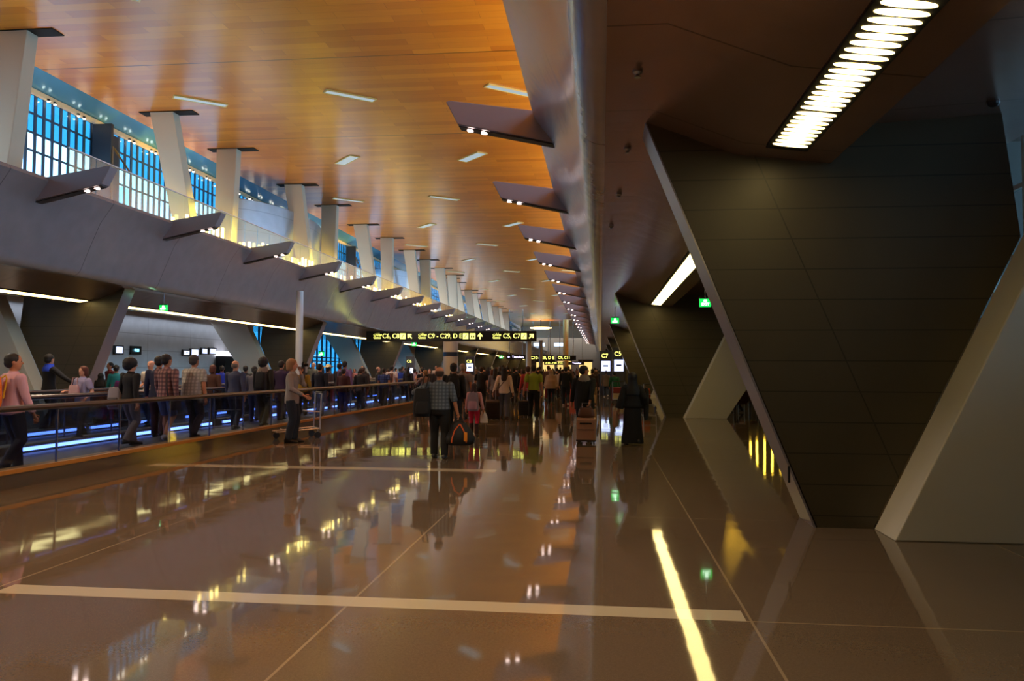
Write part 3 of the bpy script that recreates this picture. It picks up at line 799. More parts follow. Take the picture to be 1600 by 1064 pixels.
small_sign(827, 865, 559, 8, 78, 'C10-C28, D E', let_y, 'distant black sign with yellow letters just right of the white pole')
small_sign(870, 900, 559, 7, 78, 'C9, C11', let_y, 'distant black sign with yellow letters C9, C11', .8)
small_sign(850, 892, 567.5, 5, 110, 'C10 - C29  C13', let_y, 'lowest distant black sign with faint yellow letters')
small_sign(893, 913, 567.5, 5, 112, 'Transfer', let_w, 'tiny distant sign with violet letters beside the cream pole')
# ---- gate totems
def totem(px0, px1, ytop, ybot, yy, txt, lab, scr=(550, 578)):
    a = at_y(px0, ytop, yy); b = at_y(px1, ybot, yy); w = b.x-a.x; h = a.z
    t = thing('gate_totem', lab, 'sign', (a.x, yy, 0))
    MB().box(0, w, 0, .25, 0, h).build('totem_body', mat('totem grey', (90, 92, 104), .35, .3), t, bevel=.02)
    sc_ = w*.46
    place_text(txt, sc_, w*.14, -.012, h-(h-b.z)*.22, let_y, t, bold=.002)
    s0 = at_y(px0, scr[0]+0, yy).z; s1 = at_y(px0, scr[1], yy).z
    MB().box(w*.14, w*.86, -.02, 0, s1, s0).build('screen', let_b, t)
    MB().box(w*.3, w*.7, -.03, -.018, s1*.55+s0*.45, s1*.4+s0*.6).build('screen_picture', mat('screen dark blue', (20, 40, 110), .4), t)
totem(937, 956, 548, 585, 49.5, 'C7', 'grey gate totem with glowing C7 and a bright screen by the right pier', (564, 580))
totem(957, 977, 543, 588, 48.3, 'C5', 'grey gate totem with a bright screen, partly hidden by the dark pier', (562, 580))
totem(634, 647, 557, 592, 62, 'C6', 'distant gate totem just right of the long rail with a violet screen', (575, 588))
totem(692+0, 705+0, 1, 1, 62, 'C8', 'x') if 0 else None
totem(727, 741, 557, 592, 60, 'C8', 'distant gate totem with glowing C8 right of the beige column', (568, 580))
# ---- exit signs
def exit_sign(px, py, yy, size, lab, zc=4.2):
    p = at_y(px, py, yy); s = size*yy/F
    t = thing('exit_sign', lab, 'exit sign', (p.x, yy, p.z), 0, 'green exit signs')
    MB().box(-s*.5, s*.5, 0, .06, -s*.36, s*.36).build('sign_plate', let_g, t)
    MB().box(-s*.52, s*.52, -.02, .08, s*.36, s*.5).build('top_housing', m_char, t)
    wht = emis('exit white', (225, 255, 230), 3)
    w = place_text('EXIT', s*.34, 0, -.01, -s*.14, wht, t, 'CENTER', bold=.002)
    MB().box(-s*.12, s*.14, -.012, -.002, s*.06, s*.28).build('running_figure', wht, t)
    if zc-p.z > .1: MB().tube([(0, .03, s*.5), (0, .03, zc-p.z)], .012, 6).build('hanger', m_metal, t)
exit_sign(1102, 473, 19.5, 17, 'green EXIT sign hanging in the opening behind the nearest right pier', 4.15)
exit_sign(961, 501, 34, 12, 'small green exit sign left of the second right pier', 4.2)
exit_sign(255, 481, 26.4, 13, 'green exit sign hanging above the left gate wall', 4.22)
exit_sign(502, 553, 60, 9, 'green exit sign in front of the cyan glazed opening on the left', 4.2)
exit_sign(647, 538, 63, 8, 'green exit sign below the long black sign on the left', 4.2)
exit_sign(783, 558, 90, 6, 'tiny distant green exit sign left of the violet sign', 4.2)
# ---- gate desks wall signs
def lit(px0, px1, py0, py1, m_, name, lab, X=-22.5, txt=None, back=False):
    a = at_x(px0, (py0+py1)/2, X); b = at_x(px1, (py0+py1)/2, X); h = (py1-py0)*a.y/F
    t = thing(name, lab, 'sign' if name != 'wall_screen' else 'screen', (X, a.y, a.z))
    MB().box(-.05, .04, 0, b.y-a.y, -h/2, h/2).build('case', m_char, t)
    if not back: MB().box(.04, .06, .12, b.y-a.y-.12, -h/2+.06, h/2-.06).build('lit_face', m_, t, bevel=.0)
    if txt:
        me, w = text_mesh(txt, h*.42, .004, .006, 'CENTER'); me.transform(Matrix.Rotation(PI/2, 4, 'X')); me.transform(Matrix.Rotation(PI/2, 4, 'Z')); me.materials.clear(); me.materials.append(emis('clock cyan', (120, 220, 255), 3) if back else m_char)
        link('digits', me, t, loc=(.065, (b.y-a.y)/2, 0))
lit(178, 192, 539, 554, let_b, 'wall_screen', 'leftmost glowing white-violet screen on the left gate wall')
lit(204, 220, 540, 554, let_b, 'wall_clock_display', 'dark display with cyan digits on the left gate wall', txt='06:25', back=True)
lit(285, 296, 546, 556, let_b, 'gate_number_plate', 'small glowing white plate above the heads on the gate wall', txt='C4')
lit(297, 310, 544, 557, let_b, 'wall_screen', 'glowing white screen right of the small white plate on the gate wall')
lit(314, 324, 543, 554, let_b, 'wall_screen', 'blue-haloed glowing screen near the right end of the gate wall')
lit(326, 338, 543, 554, let_b, 'wall_screen', 'second glowing screen from the right end of the gate wall')
# doorway beside last panel
kp = at_x(352, 560, -21.9)
t = thing('door_kiosk', 'dark doorway kiosk with a white lit header at the right end of the gate wall', 'kiosk', (-22.1, kp.y, 0))
MB().box(-.4, .2, 0, 1.3, 0, 2.3).build('opening', m_black, t); MB().box(-.4, .25, -.05, 1.35, 2.3, 2.6).build('lit_header', emis('header white', (240, 235, 250), 1.1), t)
MB().box(.2, .3, 1.3, 1.4, 0, 2.3).build('frame', mat('pale frame', (200, 205, 210), .4), t)
# gate counters
for (yy, lab) in ((30, 'low grey boarding desk in front of the left gate wall'), (36, 'farther low grey boarding desk by the left gate wall')):
    t = thing('boarding_desk', lab, 'desk', (-20.8, yy, 0))
    MB().box(-.35, .35, 0, 3, 0, 1.05).build('desk_body', mat('desk grey', (120, 124, 130), .4), t, bevel=.02); MB().box(-.45, .45, -.1, 3.1, 1.05, 1.1).build('desk_top', m_darkmetal, t)
# brown lounge seats behind the travelators
m_leather = mat('brown leather', (112, 58, 26), .45)
def seat(x, y, rz, lab):
    t = thing('lounge_seat', lab, 'chair', (x, y, 0), rz, None)
    MB().box(-.3, .3, -.28, .3, .36, .48).build('seat', m_leather, t, bevel=.04)
    b = MB().box(-.3, .3, -.34, -.24, .42, 1.0); b.build('backrest', m_leather, t, bevel=.04)
    for sx in (-1, 1):
        MB().tube([(sx*.34, -.3, 0), (sx*.34, -.3, .62), (sx*.34, .28, .62), (sx*.34, .28, 0)], .018, 6).build('arm_frame', m_metal, t)
for i, px in enumerate((112, 146, 262, 292)):
    p = at_x(px, 600, -14.6); seat(-14.6, p.y, R(200), ['brown leather seat left of the person in the black jacket', 'brown leather seat just right of the person in the black jacket', 'brown leather seat behind the person in black sweater', 'brown leather seat behind the plaid shirt person'][i])
# right lounge : lit columns and seats seen between the piers
cy = emis('yellow lit tube', (255, 205, 60), 6)
for i, px in enumerate((1172, 1182, 1194, 1206, 1219)):
    p = at_y(px, 600, 41+i*.8)
    t = thing('lit_tube', ['leftmost', 'second', 'middle', 'fourth', 'rightmost'][i]+' of the five glowing yellow tubes in the lounge between the right piers', 'light', (p.x, p.y, 0), 0, 'yellow tubes in the right lounge')
    MB().tube([(0, 0, 2.0), (0, 0, 3.7)], .05, 8).build('glowing_tube', cy, t); MB().tube([(0, 0, 0), (0, 0, 2.0)], .04, 8).build('stem', m_darkmetal, t)
    MB().tube([(0, 0, 3.7), (0, 0, 5.2)], .02, 6).build('hanger', m_darkmetal, t)
for i, px in enumerate((1150, 1166)):
    p = at_y(px, 600, 30+i*2); seat(p.x, p.y, R(30), ['dark lounge seat beside the pale leg of the second right pier', 'lounge seat deeper between the right piers'][i])

# ================================================================== FAR END
m_far = mat('far bulkhead', (196, 160, 128), .4)
struct(MB().box(-19.4, 5, 192, 193, 9.2, 12).build('wall_far_bulkhead', m_far))
t = thing('ceiling_spot_cluster', 'large glowing round lamp under the wooden ceiling at the far end of the hall', 'lamp', tuple(at_y(845, 514, 168)))
zt = 12-t.location.z
MB().zrings([(0, 1.6, 1.6, 0, 0), (.1, 2.2, 2.2, 0, 0), (.3, 2.3, 2.3, 0, 0)], 28).build('lamp_bowl', emis('big lamp glow', (255, 215, 140), 3.5), t, True)
MB().tube([(0, 0, .3), (0, 0, zt)], .08, 8).build('stem', m_darkmetal, t)
for i, (px, py, w) in enumerate(((765, 536, 9), (812, 541, 10), (852, 548, 12), (880, 546, 9), (905, 565, 6))): pass
m_shopf = emis('shop front glow', (255, 214, 130), .7)
for i, (a, b, c, d, lab) in enumerate(((838, 866, 566, 579, 'bright cream shop front at the far end below the small signs'), (871, 892, 564, 579, 'second bright shop front at the far end right of the cream pole'), (905, 925, 566, 579, 'warm lit shop front at the far end'))):
    p = at_y(a, d, 150); q = at_y(b, c, 150)
    t = thing('shop_front', lab, 'shop', (p.x, 150, 0))
    MB().box(0, q.x-p.x, 0, .3, 0, q.z).build('lit_window', m_shopf, t); MB().box(-.2, q.x-p.x+.2, -.1, .4, q.z, q.z+.5).build('fascia', m_char, t)
for i, (a, b, c, d, lab) in enumerate(((838, 851, 536, 541, 'left of the two distant blue-white upper windows at the end of the hall'), (866, 884, 536, 541, 'right of the two distant blue-white upper windows at the end of the hall'))):
    p = at_y(a, d, 185); q = at_y(b, c, 185)
    tag(MB().box(0, q.x-p.x, 0, .3, 0, q.z-p.z).build('lit_window_strip', emis('far window glow', (190, 220, 255), 2.5), loc=tuple(p)), lab, 'window')
# ================================================================== TROLLEYS
def trolley(x, y, rz, lab, z=0):
    t = thing('luggage_trolley', lab, 'trolley', (x, y, z), rz)
    ch = mat('chrome', (200, 200, 205), .35, .8)
    MB().tube([(-.28, -.45, .22), (-.22, .5, .16), (.22, .5, .16), (.28, -.45, .22), (-.28, -.45, .22)], .016, 6).build('base_frame', ch, t, True)
    MB().tube([(-.27, -.47, .2), (-.27, -.5, 1.02), (.27, -.5, 1.02), (.27, -.47, .2)], .018, 8).build('upright_frame', ch, t, True)
    MB().tube([(-.27, -.52, 1.04), (.27, -.52, 1.04)], .026, 8).build('push_handle', m_rail, t, True)
    MB().tube([(-.27, -.47, .6), (-.24, -.2, .62), (.24, -.2, .62), (.27, -.47, .6)], .01, 6).build('basket_frame', ch, t, True)
    mb = MB()
    for k in range(4): yy = -.35+k*.22; mb.tube([(-.26, yy, .2), (.26, yy, .2)], .009, 6)
    mb.build('cross_bars', ch, t)
    for (wx, wy) in ((-.26, -.42), (.26, -.42), (0, .46)):
        MB().prism([(wy+.075*math.cos(a), .075+.075*math.sin(a)) for a in (2*PI*k/14 for k in range(14))], 'x', wx-.02, wx+.02).build('wheel', m_rail, t)
        MB().tube([(wx, wy, .075), (wx, wy, .2)], .014, 6).build('wheel_fork', ch, t)
    return t
# ================================================================== THE PEOPLE OF THE PHOTO
def P(px, ptop, X=None, Y=None, feet=None, z=0, zmax=1.88, hmin=1.5, **kw):
    """ground position from the photo: by a known plane X or depth Y; height from the top of the head"""
    if X is not None: q = at_x(px, ptop, X)
    elif Y is not None: q = at_y(px, ptop, Y)
    else: g = at_z(px, feet, 0); q = at_y(px, ptop, g.y)
    H = max(hmin, min(zmax, q.z-z))
    return person(q.x, q.y, H, z=z, **kw)
DK = .06
# --- travellers behind the first balustrade, left to right
a = P(22, 552, X=-8.55, z=DK, label='person in a pale pink shirt with an orange backpack at the far left edge', face=-25, look=-25, skin='tan', top=(196, 150, 160), botc=(28, 32, 52), lod=2, lh=(-.26, .05, .85), rh=(.25, .14, .86))
backpack(tuple(wpos(a, (0, -.24, .98))), a.rotation_euler[2], 'orange and yellow backpack on the person in pink at the left edge', (214, 104, 20), (200, 150, 20), .95)
a = P(78, 545, X=-14.0, label='person in a black jacket with a blue collar standing behind the travelators', face=-30, look=20, skin='fair', top=(16, 17, 24), botc=(18, 18, 26), hoodc=(20, 60, 190), lod=1, rh=(.55, .35, 1.0), zmax=1.95)
a = P(130, 572, X=-11.4, z=DK, label='person with short red-brown hair in a lavender T-shirt, facing the camera', face=165, look=5, skin='fair', hair='bob', hairc=(92, 44, 26), top=(150, 146, 178), sleeve='short', botc=(60, 60, 84), lod=2, fem=1, rh=(.22, .22, 1.15), lh=(-.25, .15, .95))
t = thing('tote_bag', 'pale pink bag hugged by the person in the lavender T-shirt', 'bag', tuple(wpos(a, (.02, .2, 1.0))), a.rotation_euler[2])
superbox(.15, .05, .26, .85).build('bag_body', mat('fabric pale pink', (190, 150, 150), .8), t, True, angle=60); MB().tube([(-.08, 0, .24), (-.1, 0, .42), (.1, -.05, .42), (.08, 0, .24)], .01, 6).build('strap', mat('fabric pale pink', (190, 150, 150), .8), t)
a = P(182, 570, X=-15.5, label='person in a teal top with dark tied hair behind the travelators', face=20, skin='tan', hair='bun', top=(20, 120, 130), lod=1, fem=1, zmax=1.9)
a = P(172, 566, X=-17.5, label='person in a red top half hidden behind the teal top', face=150, top=(120, 26, 30), lod=1)
a = P(192, 582, X=-14.6, label='person in a purple top beside the teal top', face=30, hair='short', top=(92, 34, 96), lod=1, hmin=1.3, fem=1)
a = P(158, 583, X=-16.5, label='person in a long black robe and headscarf near the slanted pier', face=10, hair='scarf', hairc=(14, 14, 18), bottom='robe', botc=(14, 14, 18), top=(14, 14, 18), lod=1, fem=1, hmin=1.35)
a = P(205, 560, X=-9.3, z=DK, label='person in a black sweater with tousled dark hair and grey trousers on the travelator', face=-25, look=-30, skin='fair', hair='afro', hairc=(24, 18, 18), top=(9, 9, 12), botc=(110, 100, 100), lod=2, lh=(-.3, .1, .9))
backpack(tuple(wpos(a, (-.34, -.08, .72))), a.rotation_euler[2]+.5, 'light grey backpack carried low by the person in the black sweater', (142, 136, 140), None, .95)
a = P(236, 563, X=-12.0, z=DK, label='bald person in a cream shirt facing the camera between two travellers', face=175, skin='fair', hair='none', top=(206, 196, 176), sleeve='short', botc=(60, 64, 84), lod=1, lh=(-.16, .2, 1.05), rh=(.16, .2, 1.05))
a = P(249, 556, X=-9.8, z=DK, label='dark haired person in navy just behind the plaid shirt', face=15, skin='tan', top=(30, 34, 56), botc=(60, 24, 30), lod=1)
pl1 = plaid_mat('plaid plum', (150, 110, 104), (58, 40, 58), (60, 38, 48), 12)
a = P(261, 553, X=-9.15, z=DK, label='person in a plum plaid shirt and denim shorts on the travelator', face=-10, look=-10, skin='tan', topm=pl1, bottom='shorts', botc=(84, 100, 140), lod=2, shoec=(150, 150, 165), sleeve='long', zmax=1.92)
MB_strap = MB().tube([(-.1, .1, 1.47), (.02, -.02, 1.52), (.13, -.15, 1.4), (.17, -.2, 1.15), (.2, -.19, .95), (.26, -.12, .84)], .018, 6)
t = thing('shoulder_bag', 'brown shoulder bag hanging on the plum plaid shirt', 'bag', tuple(a.location), a.rotation_euler[2]); MB_strap.build('strap', mat('bag brown', (44, 28, 26), .6), t)
b = superbox(.06, .14, .24, .85); b.xf(Matrix.Translation((.32, -.1, .66))); b.build('bag_body', mat('bag brown', (44, 28, 26), .6), t, True, angle=60)
pl2 = plaid_mat('check pale', (176, 172, 160), (120, 118, 116), (134, 132, 128), 14)
a = P(304, 554, X=-8.8, z=DK, label='heavy grey-haired person in a pale checked short-sleeved shirt', face=-8, skin='tan', hair='short', hairc=(58, 54, 52), topm=pl2, sleeve='short', botc=(66, 62, 66), lod=2, fat=.065, zmax=1.9, hem=.84)
a = P(333, 570, X=-11.2, z=DK, label='person with auburn hair in a brown top right of the pale checked shirt', face=0, hair='bob', hairc=(84, 40, 22), top=(70, 40, 26), lod=1, fem=1)
a = P(347, 571, X=-14.0, label='person in a bright blue top in the background left of the grey jacket', face=20, top=(20, 40, 150), lod=1, fem=1)
a = P(368, 563, X=-9.1, z=DK, label='nearly bald person in a slate blue jacket on the travelator', face=-6, skin='fair', hair='bald', hairc=(120, 100, 86), top=(54, 60, 84), botc=(36, 38, 54), lod=2)
a = P(384, 571, X=-12.1, z=DK, label='small dark-clothed person between the slate jacket and the black backpack', face=10, top=(22, 22, 28), lod=1)
a = P(412, 559, X=-8.9, z=DK, label='person with bushy black hair in an olive-black jacket with a black backpack', face=-5, skin='tan', hair='afro', top=(30, 30, 26), botc=(26, 26, 36), lod=2, hoodc=(110, 96, 84))
backpack(tuple(wpos(a, (0.08, -.26, .92))), a.rotation_euler[2], 'black backpack on the person with bushy black hair', (14, 14, 18), None, 1.05)
a = P(398, 572, X=-9.9, z=DK, label='person in grey seen left of the black backpack', face=10, top=(80, 78, 86), botc=(50, 50, 66), lod=1)
a = P(440, 563, X=-9.4, z=DK, label='person in dark purple behind the person with the camera', face=0, skin='tan', top=(46, 26, 58), botc=(40, 30, 80), lod=1)
a = P(473, 572, X=-9.5, z=DK, label='person with long dark hair in a mustard top beside the trolley', face=15, hair='long', hairc=(34, 18, 18), top=(138, 108, 22), botc=(70, 62, 50), lod=1, fem=1)
a = P(490, 566, X=-13.4, label='grey-haired person in a grey shirt in the background by the cyan glazing', face=170, skin='fair', hair='bald', hairc=(130, 126, 120), top=(104, 106, 98), lod=1, zmax=1.92)
a = P(484, 573, X=-14.5, label='small person in black behind the mustard top', face=0, top=(18, 18, 22), lod=1)
a = P(500, 568, X=-8.7, z=DK, label='person in a navy sweater and pale blue jeans on the travelator', face=-4, skin='tan', hair='short', top=(14, 17, 34), botc=(150, 164, 206), lod=2)
a = P(513, 573, X=-10.9, z=DK, label='person wearing a cream cowboy hat on the travelator', face=-10, skin='tan', top=(66, 52, 56), lod=1)
hp = wpos(a, (0, 0, 1.72)); t = thing('cowboy_hat', 'cream cowboy hat worn on the travelator', 'hat', tuple(hp), 0)
MB().zrings([(0, .11, .12, 0, 0), (.06, .1, .115, 0, 0), (.12, .085, .1, 0, 0), (.13, .05, .08, 0, 0)], 16).build('crown', mat('straw cream', (222, 196, 140), .8), t, True)
rg = []
for r_, up_ in ((.1, 0), (.17, .005), (.21, .035)): rg.append([(r_*math.cos(q), r_*1.1*math.sin(q), up_*abs(math.cos(q))*1.5+.0) for q in (2*PI*k/24 for k in range(24))])
MB().loft(rg[::-1]+[[(x, y, z_-.008) for x, y, z_ in rr] for rr in rg]).build('brim', mat('straw cream', (222, 196, 140), .8), t, True)
a = P(531, 567, X=-9.85, z=DK, label='person in a black and red jacket left of the violet shirt', face=-20, top=(26, 14, 18), botc=(30, 26, 36), lod=1)
a = P(539, 564, X=-9.5, z=DK, label='tall person in a violet shirt with a dark backpack', face=-8, top=(112, 84, 132), botc=(36, 40, 100), lod=1)
backpack(tuple(wpos(a, (0, -.24, .98))), a.rotation_euler[2], 'dark backpack on the tall person in violet', (32, 22, 30), None, .85)
a = P(537, 578, X=-8.6, z=DK, label='dark-haired person in a maroon top and blue jeans on the travelator', face=0, hair='short', top=(56, 14, 18), botc=(44, 46, 130), lod=1, fem=1, fat=.02, hmin=1.55)
a = P(554, 576, X=-14, label='person in pinkish brown against the slanted pier', face=170, top=(150, 90, 86), lod=1)
a = P(564, 575, X=-8.8, z=DK, label='brown-haired person in a near-black jacket, tan jacket on the arm', face=10, hair='short', hairc=(60, 34, 22), top=(24, 20, 24), botc=(48, 46, 60), lod=1)
a = P(568, 573, X=-9.9, z=DK, label='person in a dark brown jacket right behind the near-black jacket', face=0, hairc=(70, 46, 34), top=(44, 32, 34), lod=1)
a = P(591, 573, X=-9.9, z=DK, label='balding person in black turned sideways on the travelator', face=-60, skin='fair', hair='bald', hairc=(80, 60, 50), top=(22, 16, 18), lod=1, rh=(.3, .35, 1.1))
plb = plaid_mat('plaid navy', (40, 52, 100), (70, 90, 150), (24, 28, 60), 10)
a = P(600, 575, X=-8.9, z=DK, label='person in a navy plaid shirt on the travelator', face=0, topm=plb, sleeve='short', botc=(50, 40, 48), lod=1)
a = P(612, 571, X=-9.1, z=DK, label='person in a white T-shirt with a brown backpack on the travelator', face=0, top=(206, 196, 200), sleeve='short', botc=(34, 44, 74), lod=1)
backpack(tuple(wpos(a, (0, -.24, .98))), a.rotation_euler[2], 'brown backpack on the white T-shirt', (110, 74, 64), None, .85)
a = P(625, 575, X=-12, label='person in royal blue behind the brown backpack', face=0, top=(22, 50, 140), lod=1)
a = P(638, 573, X=-8.6, z=DK, label='person with long black hair in dark clothes near the end of the rail', face=-10, hair='long', hairc=(8, 8, 12), top=(20, 20, 30), botc=(30, 30, 50), lod=1, fem=1)
a = P(648, 579, X=-8.8, z=DK, label='person in pale mauve just before the plaid-shirt person', face=-10, hair='short', top=(150, 130, 150), lod=1, fem=1, hmin=1.55)
a = P(660, 575, Y=36, z=DK, label='person in a dark jacket at the end of the travelator', face=40, top=(30, 26, 34), lod=1)
a = P(664, 578, Y=29, label='fair-haired person with raised arms left of the plaid-shirt person', face=60, skin='fair', hairc=(120, 90, 60), top=(130, 110, 110), lod=1, lh=(-.1, .35, 1.4), rh=(.2, .35, 1.35))

# --- the hall
a = P(457, 560, feet=691, label='blonde person in a grey sweater and dark jeans taking a photo, standing at the rail', face=-82, look=-4, skin='fair', hair='bob', hairc=(150, 112, 76), top=(136, 132, 134), botc=(24, 34, 50), stride=.03, fem=1, lod=2, lh=(-.05, .15, 1.46), rh=(.24, .27, 1.0), elb=((-.1, .35, -1), None), zmax=1.8, hem=.82)
cp = wpos(a, (-.03, .2, 1.63)); t = thing('camera', 'black camera held to the face of the blonde person', 'camera', tuple(cp), a.rotation_euler[2])
MB().cbox((0, 0, 0), .13, .05, .09).build('camera_body', m_char, t, bevel=.01); MB().tube([(0, .02, 0), (0, .1, 0)], .035, 14).build('lens', m_char, t, True); MB().cbox((.0, 0, .055), .05, .04, .03).build('viewfinder', m_char, t)
tp = at_z(463, 684, 0); trolley(tp.x, tp.y, R(125), 'empty chrome luggage trolley beside the blonde person at the rail')
plm = plaid_mat('plaid grey blue', (96, 108, 118), (48, 58, 70), (54, 66, 78), 16)
a = P(687, 573, feet=716, label='balding person in a grey-blue plaid shirt and black trousers carrying a black duffel bag', face=3, look=4, skin='tan', hair='bald', hairc=(52, 38, 32), topm=plm, sleeve='rolled', botc=(9, 9, 11), shoec=(8, 8, 9), stride=.07, lod=2, fat=.02, lh=(-.3, .1, 1.38), rh=(.33, -.02, .80), elb=((-1, -.4, -.6), None), hem=.93, zmax=1.82, cat='person')
MAN = a
bp = wpos(a, (-.28, -.13, .80)); t = backpack(tuple(bp), a.rotation_euler[2]+.25, 'black backpack hanging from the left shoulder of the plaid-shirt person', (9, 9, 11), (16, 16, 19), 1.08, strap=False)
MB().tube([(.0, .06, .5), (.05, .12, .72), (.14, .12, .74), (.1, .02, .62), (.06, -.02, .5)], .014, 6).build('strap', mat('strap black', (12, 12, 14), .7), t)
dp = wpos(a, (.37, -.04, .26)); t = thing('duffel_bag', 'black duffel bag with orange trim in the right hand of the plaid-shirt person', 'bag', tuple(dp), R(20))
db = MB().zrings([(0, .18, .12, 0, 0), (.03, .25, .16, 0, 0), (.13, .265, .18, 0, 0), (.27, .2, .14, 0, 0), (.38, .14, .08, -.02, 0), (.44, .06, .04, -.04, 0)], 18, .8)
db.build('bag_body', mat('duffel black', (14, 13, 15), .7), t, True, angle=70)
org = mat('orange trim', (200, 84, 16), .6)
for (x0, x1, x2) in ((-.19, -.13, -.03), (.07, .03, -.02)):
    MB().tube([(x0, -.183, .06), (x0+.01, -.186, .14), (x1, -.145, .27), (x2, -.085, .38)], .012, 6).build('orange_piping', org, t)
MB().box(.03, .09, -.2, -.17, .08, .24).build('orange_patch', mat('yellow patch', (220, 130, 20), .6), t, bevel=.01)
MB().tube([(-.12, -.06, .36), (-.08, -.03, .54), (-.0, -.03, .54), (.06, -.06, .36)], .012, 6).build('carry_handle', mat('duffel black', (14, 13, 15), .7), t)
a = P(709, 567, Y=19.5, label='person in a black jacket and jeans just in front of the plaid-shirt person', face=0, skin='tan', top=(11, 11, 13), botc=(34, 50, 70), lod=2, fat=.02)
backpack(tuple(wpos(a, (.05, -.25, .92))), 0, 'black backpack on the person in the black jacket beside the plaid-shirt person', (13, 12, 15), None, 1.0)
a = P(741, 599, feet=681, label='child in pink top, crimson leggings and brown boots with a grey backpack', face=0, skin='tan', hair='long', hairc=(44, 20, 20), top=(206, 150, 150), bottom='leggings', botc=(205, 30, 60), shoec=(52, 24, 20), stride=.07, fem=1, lod=2, hmin=1.2, rh=(.28, .0, .84))
for sx in (-1, 1):
    f = [c for c in a.children if c.name.startswith('shoe')]
bm_ = MB()
for sx, yy in ((-.1, .08), (.1, -.08)): bm_.tube([(sx*a['_s'], yy*a['_s'], .06), (sx*a['_s'], (yy-.0)*a['_s'], .30)], [.052, .056], 10)
bm_.build('boot_shafts', mat('boot brown', (58, 28, 22), .5), a, True)
backpack(tuple(wpos(a, (0, -.2, .84))), 0, 'silvery grey and pink backpack on the child', (140, 124, 136), (186, 140, 150), .95)
t = thing('plastic_bag', 'white plastic bag in the right hand of the child', 'bag', tuple(wpos(a, (.3, .02, .42))), 0)
MB().zrings([(0, .08, .03, 0, 0), (.02, .1, .045, 0, 0), (.18, .085, .04, -.01, 0), (.27, .05, .02, -.02, 0), (.31, .02, .012, -.03, 0)], 12).build('bag_body', mat('white plastic', (215, 205, 195), .5, bump=(18, .5)), t, True); MB().tube([(-.03, 0, .29), (-.04, 0, .35), (-.0, 0, .3)], .006, 6).build('handles', mat('white plastic', (215, 205, 195), .5), t)
a = P(723, 568, Y=24.5, label='person in a grey T-shirt and pale cap with a black backpack', face=0, skin='tan', hair='short', hairc=(150, 130, 120), top=(118, 112, 112), sleeve='short', botc=(30, 28, 34), lod=1)
backpack(tuple(wpos(a, (-.05, -.24, .96))), 0, 'black backpack on the grey T-shirt', (20, 18, 22), None, .95)
a = P(752, 573, Y=32, label='person in a black T-shirt and black jeans beyond the child', face=0, skin='fair', hairc=(50, 36, 30), top=(12, 12, 16), sleeve='short', botc=(14, 14, 20), lod=1)
a = P(744, 577, Y=38, label='fair-haired person in grey left of the black T-shirt', face=10, skin='fair', hairc=(120, 100, 80), top=(120, 116, 124), lod=1)
a = P(788, 573, feet=654, label='person with long dark hair in a white sweater and grey jeans pulling a case', face=3, skin='tan', hair='long', hairc=(24, 14, 16), top=(214, 190, 170), botc=(76, 74, 86), fem=1, lod=2, stride=.08, lh=(-.33, .0, .86), shoec=(70, 36, 22))
t = thing('crossbody_strap_bag', 'brown crossbody bag on the white sweater', 'bag', tuple(a.location), a.rotation_euler[2]); MB().tube([(.13, .05, 1.44), (.12, -.12, 1.38), (0, -.16, 1.2), (-.16, -.13, 1.0), (-.2, -.08, .92)], .012, 6).build('strap', mat('bag red brown', (74, 34, 24), .6), t)
b = superbox(.13, .05, .2, .9); b.xf(Matrix.Translation((-.24, -.02, .72))); b.build('bag_body', mat('bag red brown', (74, 34, 24), .6), t, True, angle=60)
q = at_z(770, 655, 0); suitcase((q.x, q.y, 0), R(5), 'dark brown rolling case pulled by the person in the white sweater', (44, 30, 28), .62, .46, .3, .42, R(12))
a = P(774, 574, Y=29.5, label='person with dark hair in a grey cardigan left of the white sweater', face=4, hair='long', hairc=(34, 22, 20), top=(110, 100, 100), botc=(60, 50, 50), lod=1, fem=1)
a = P(769, 577, Y=33, label='person in a brown top with a large shoulder bag further left', face=6, hair='bob', hairc=(90, 50, 36), top=(106, 72, 56), botc=(60, 46, 40), lod=1, fem=1)
a = P(786, 570, Y=38, label='tall dark-haired person in black behind the white sweater', face=0, top=(18, 16, 20), lod=1)
a = P(803, 574, Y=37, label='person in a black coat right of the white sweater', face=-5, hair='short', top=(15, 14, 18), lod=1)
a = P(811, 578, Y=46, label='person with a yellow top in the distance left of the green polo', face=10, top=(200, 160, 20), lod=1)
a = P(818, 578, Y=34, label='person in dark trousers and black top left of the red top', face=0, top=(22, 18, 20), lod=1)
a = P(834, 570, feet=654, label='person in a lime green polo shirt and black trousers', face=0, skin='tan', top=(134, 148, 40), sleeve='short', botc=(9, 9, 11), lod=2, stride=.08, hem=.93, lh=(-.3, -.04, .83))
q = at_z(819, 652, 0); suitcase((q.x, q.y, 0), 0, 'black rolling case beside the person in the lime green polo', (16, 15, 18), .56, .38, .26, .4)
a = P(825, 572, Y=28.5, label='person in a coral red top beside the lime green polo', face=4, hair='short', hairc=(70, 44, 34), top=(170, 50, 50), botc=(60, 56, 50), lod=1, fem=1)
a = P(861, 577, feet=631, label='person in a beige cape and pale headscarf carrying things', face=-5, hair='scarf', hairc=(160, 132, 104), top=(156, 126, 98), sleeve='wide', botc=(24, 30, 44), lod=1, fem=1, fat=.09, hem=.78)
a = P(884, 573, feet=634, label='person in a black sweater and dark jeans with white shoes', face=0, top=(14, 13, 17), botc=(22, 28, 42), shoec=(180, 160, 150), lod=1)
a = P(874, 577, Y=44, label='person in pale grey between the cape and the black sweater', face=0, top=(170, 150, 140), lod=1)
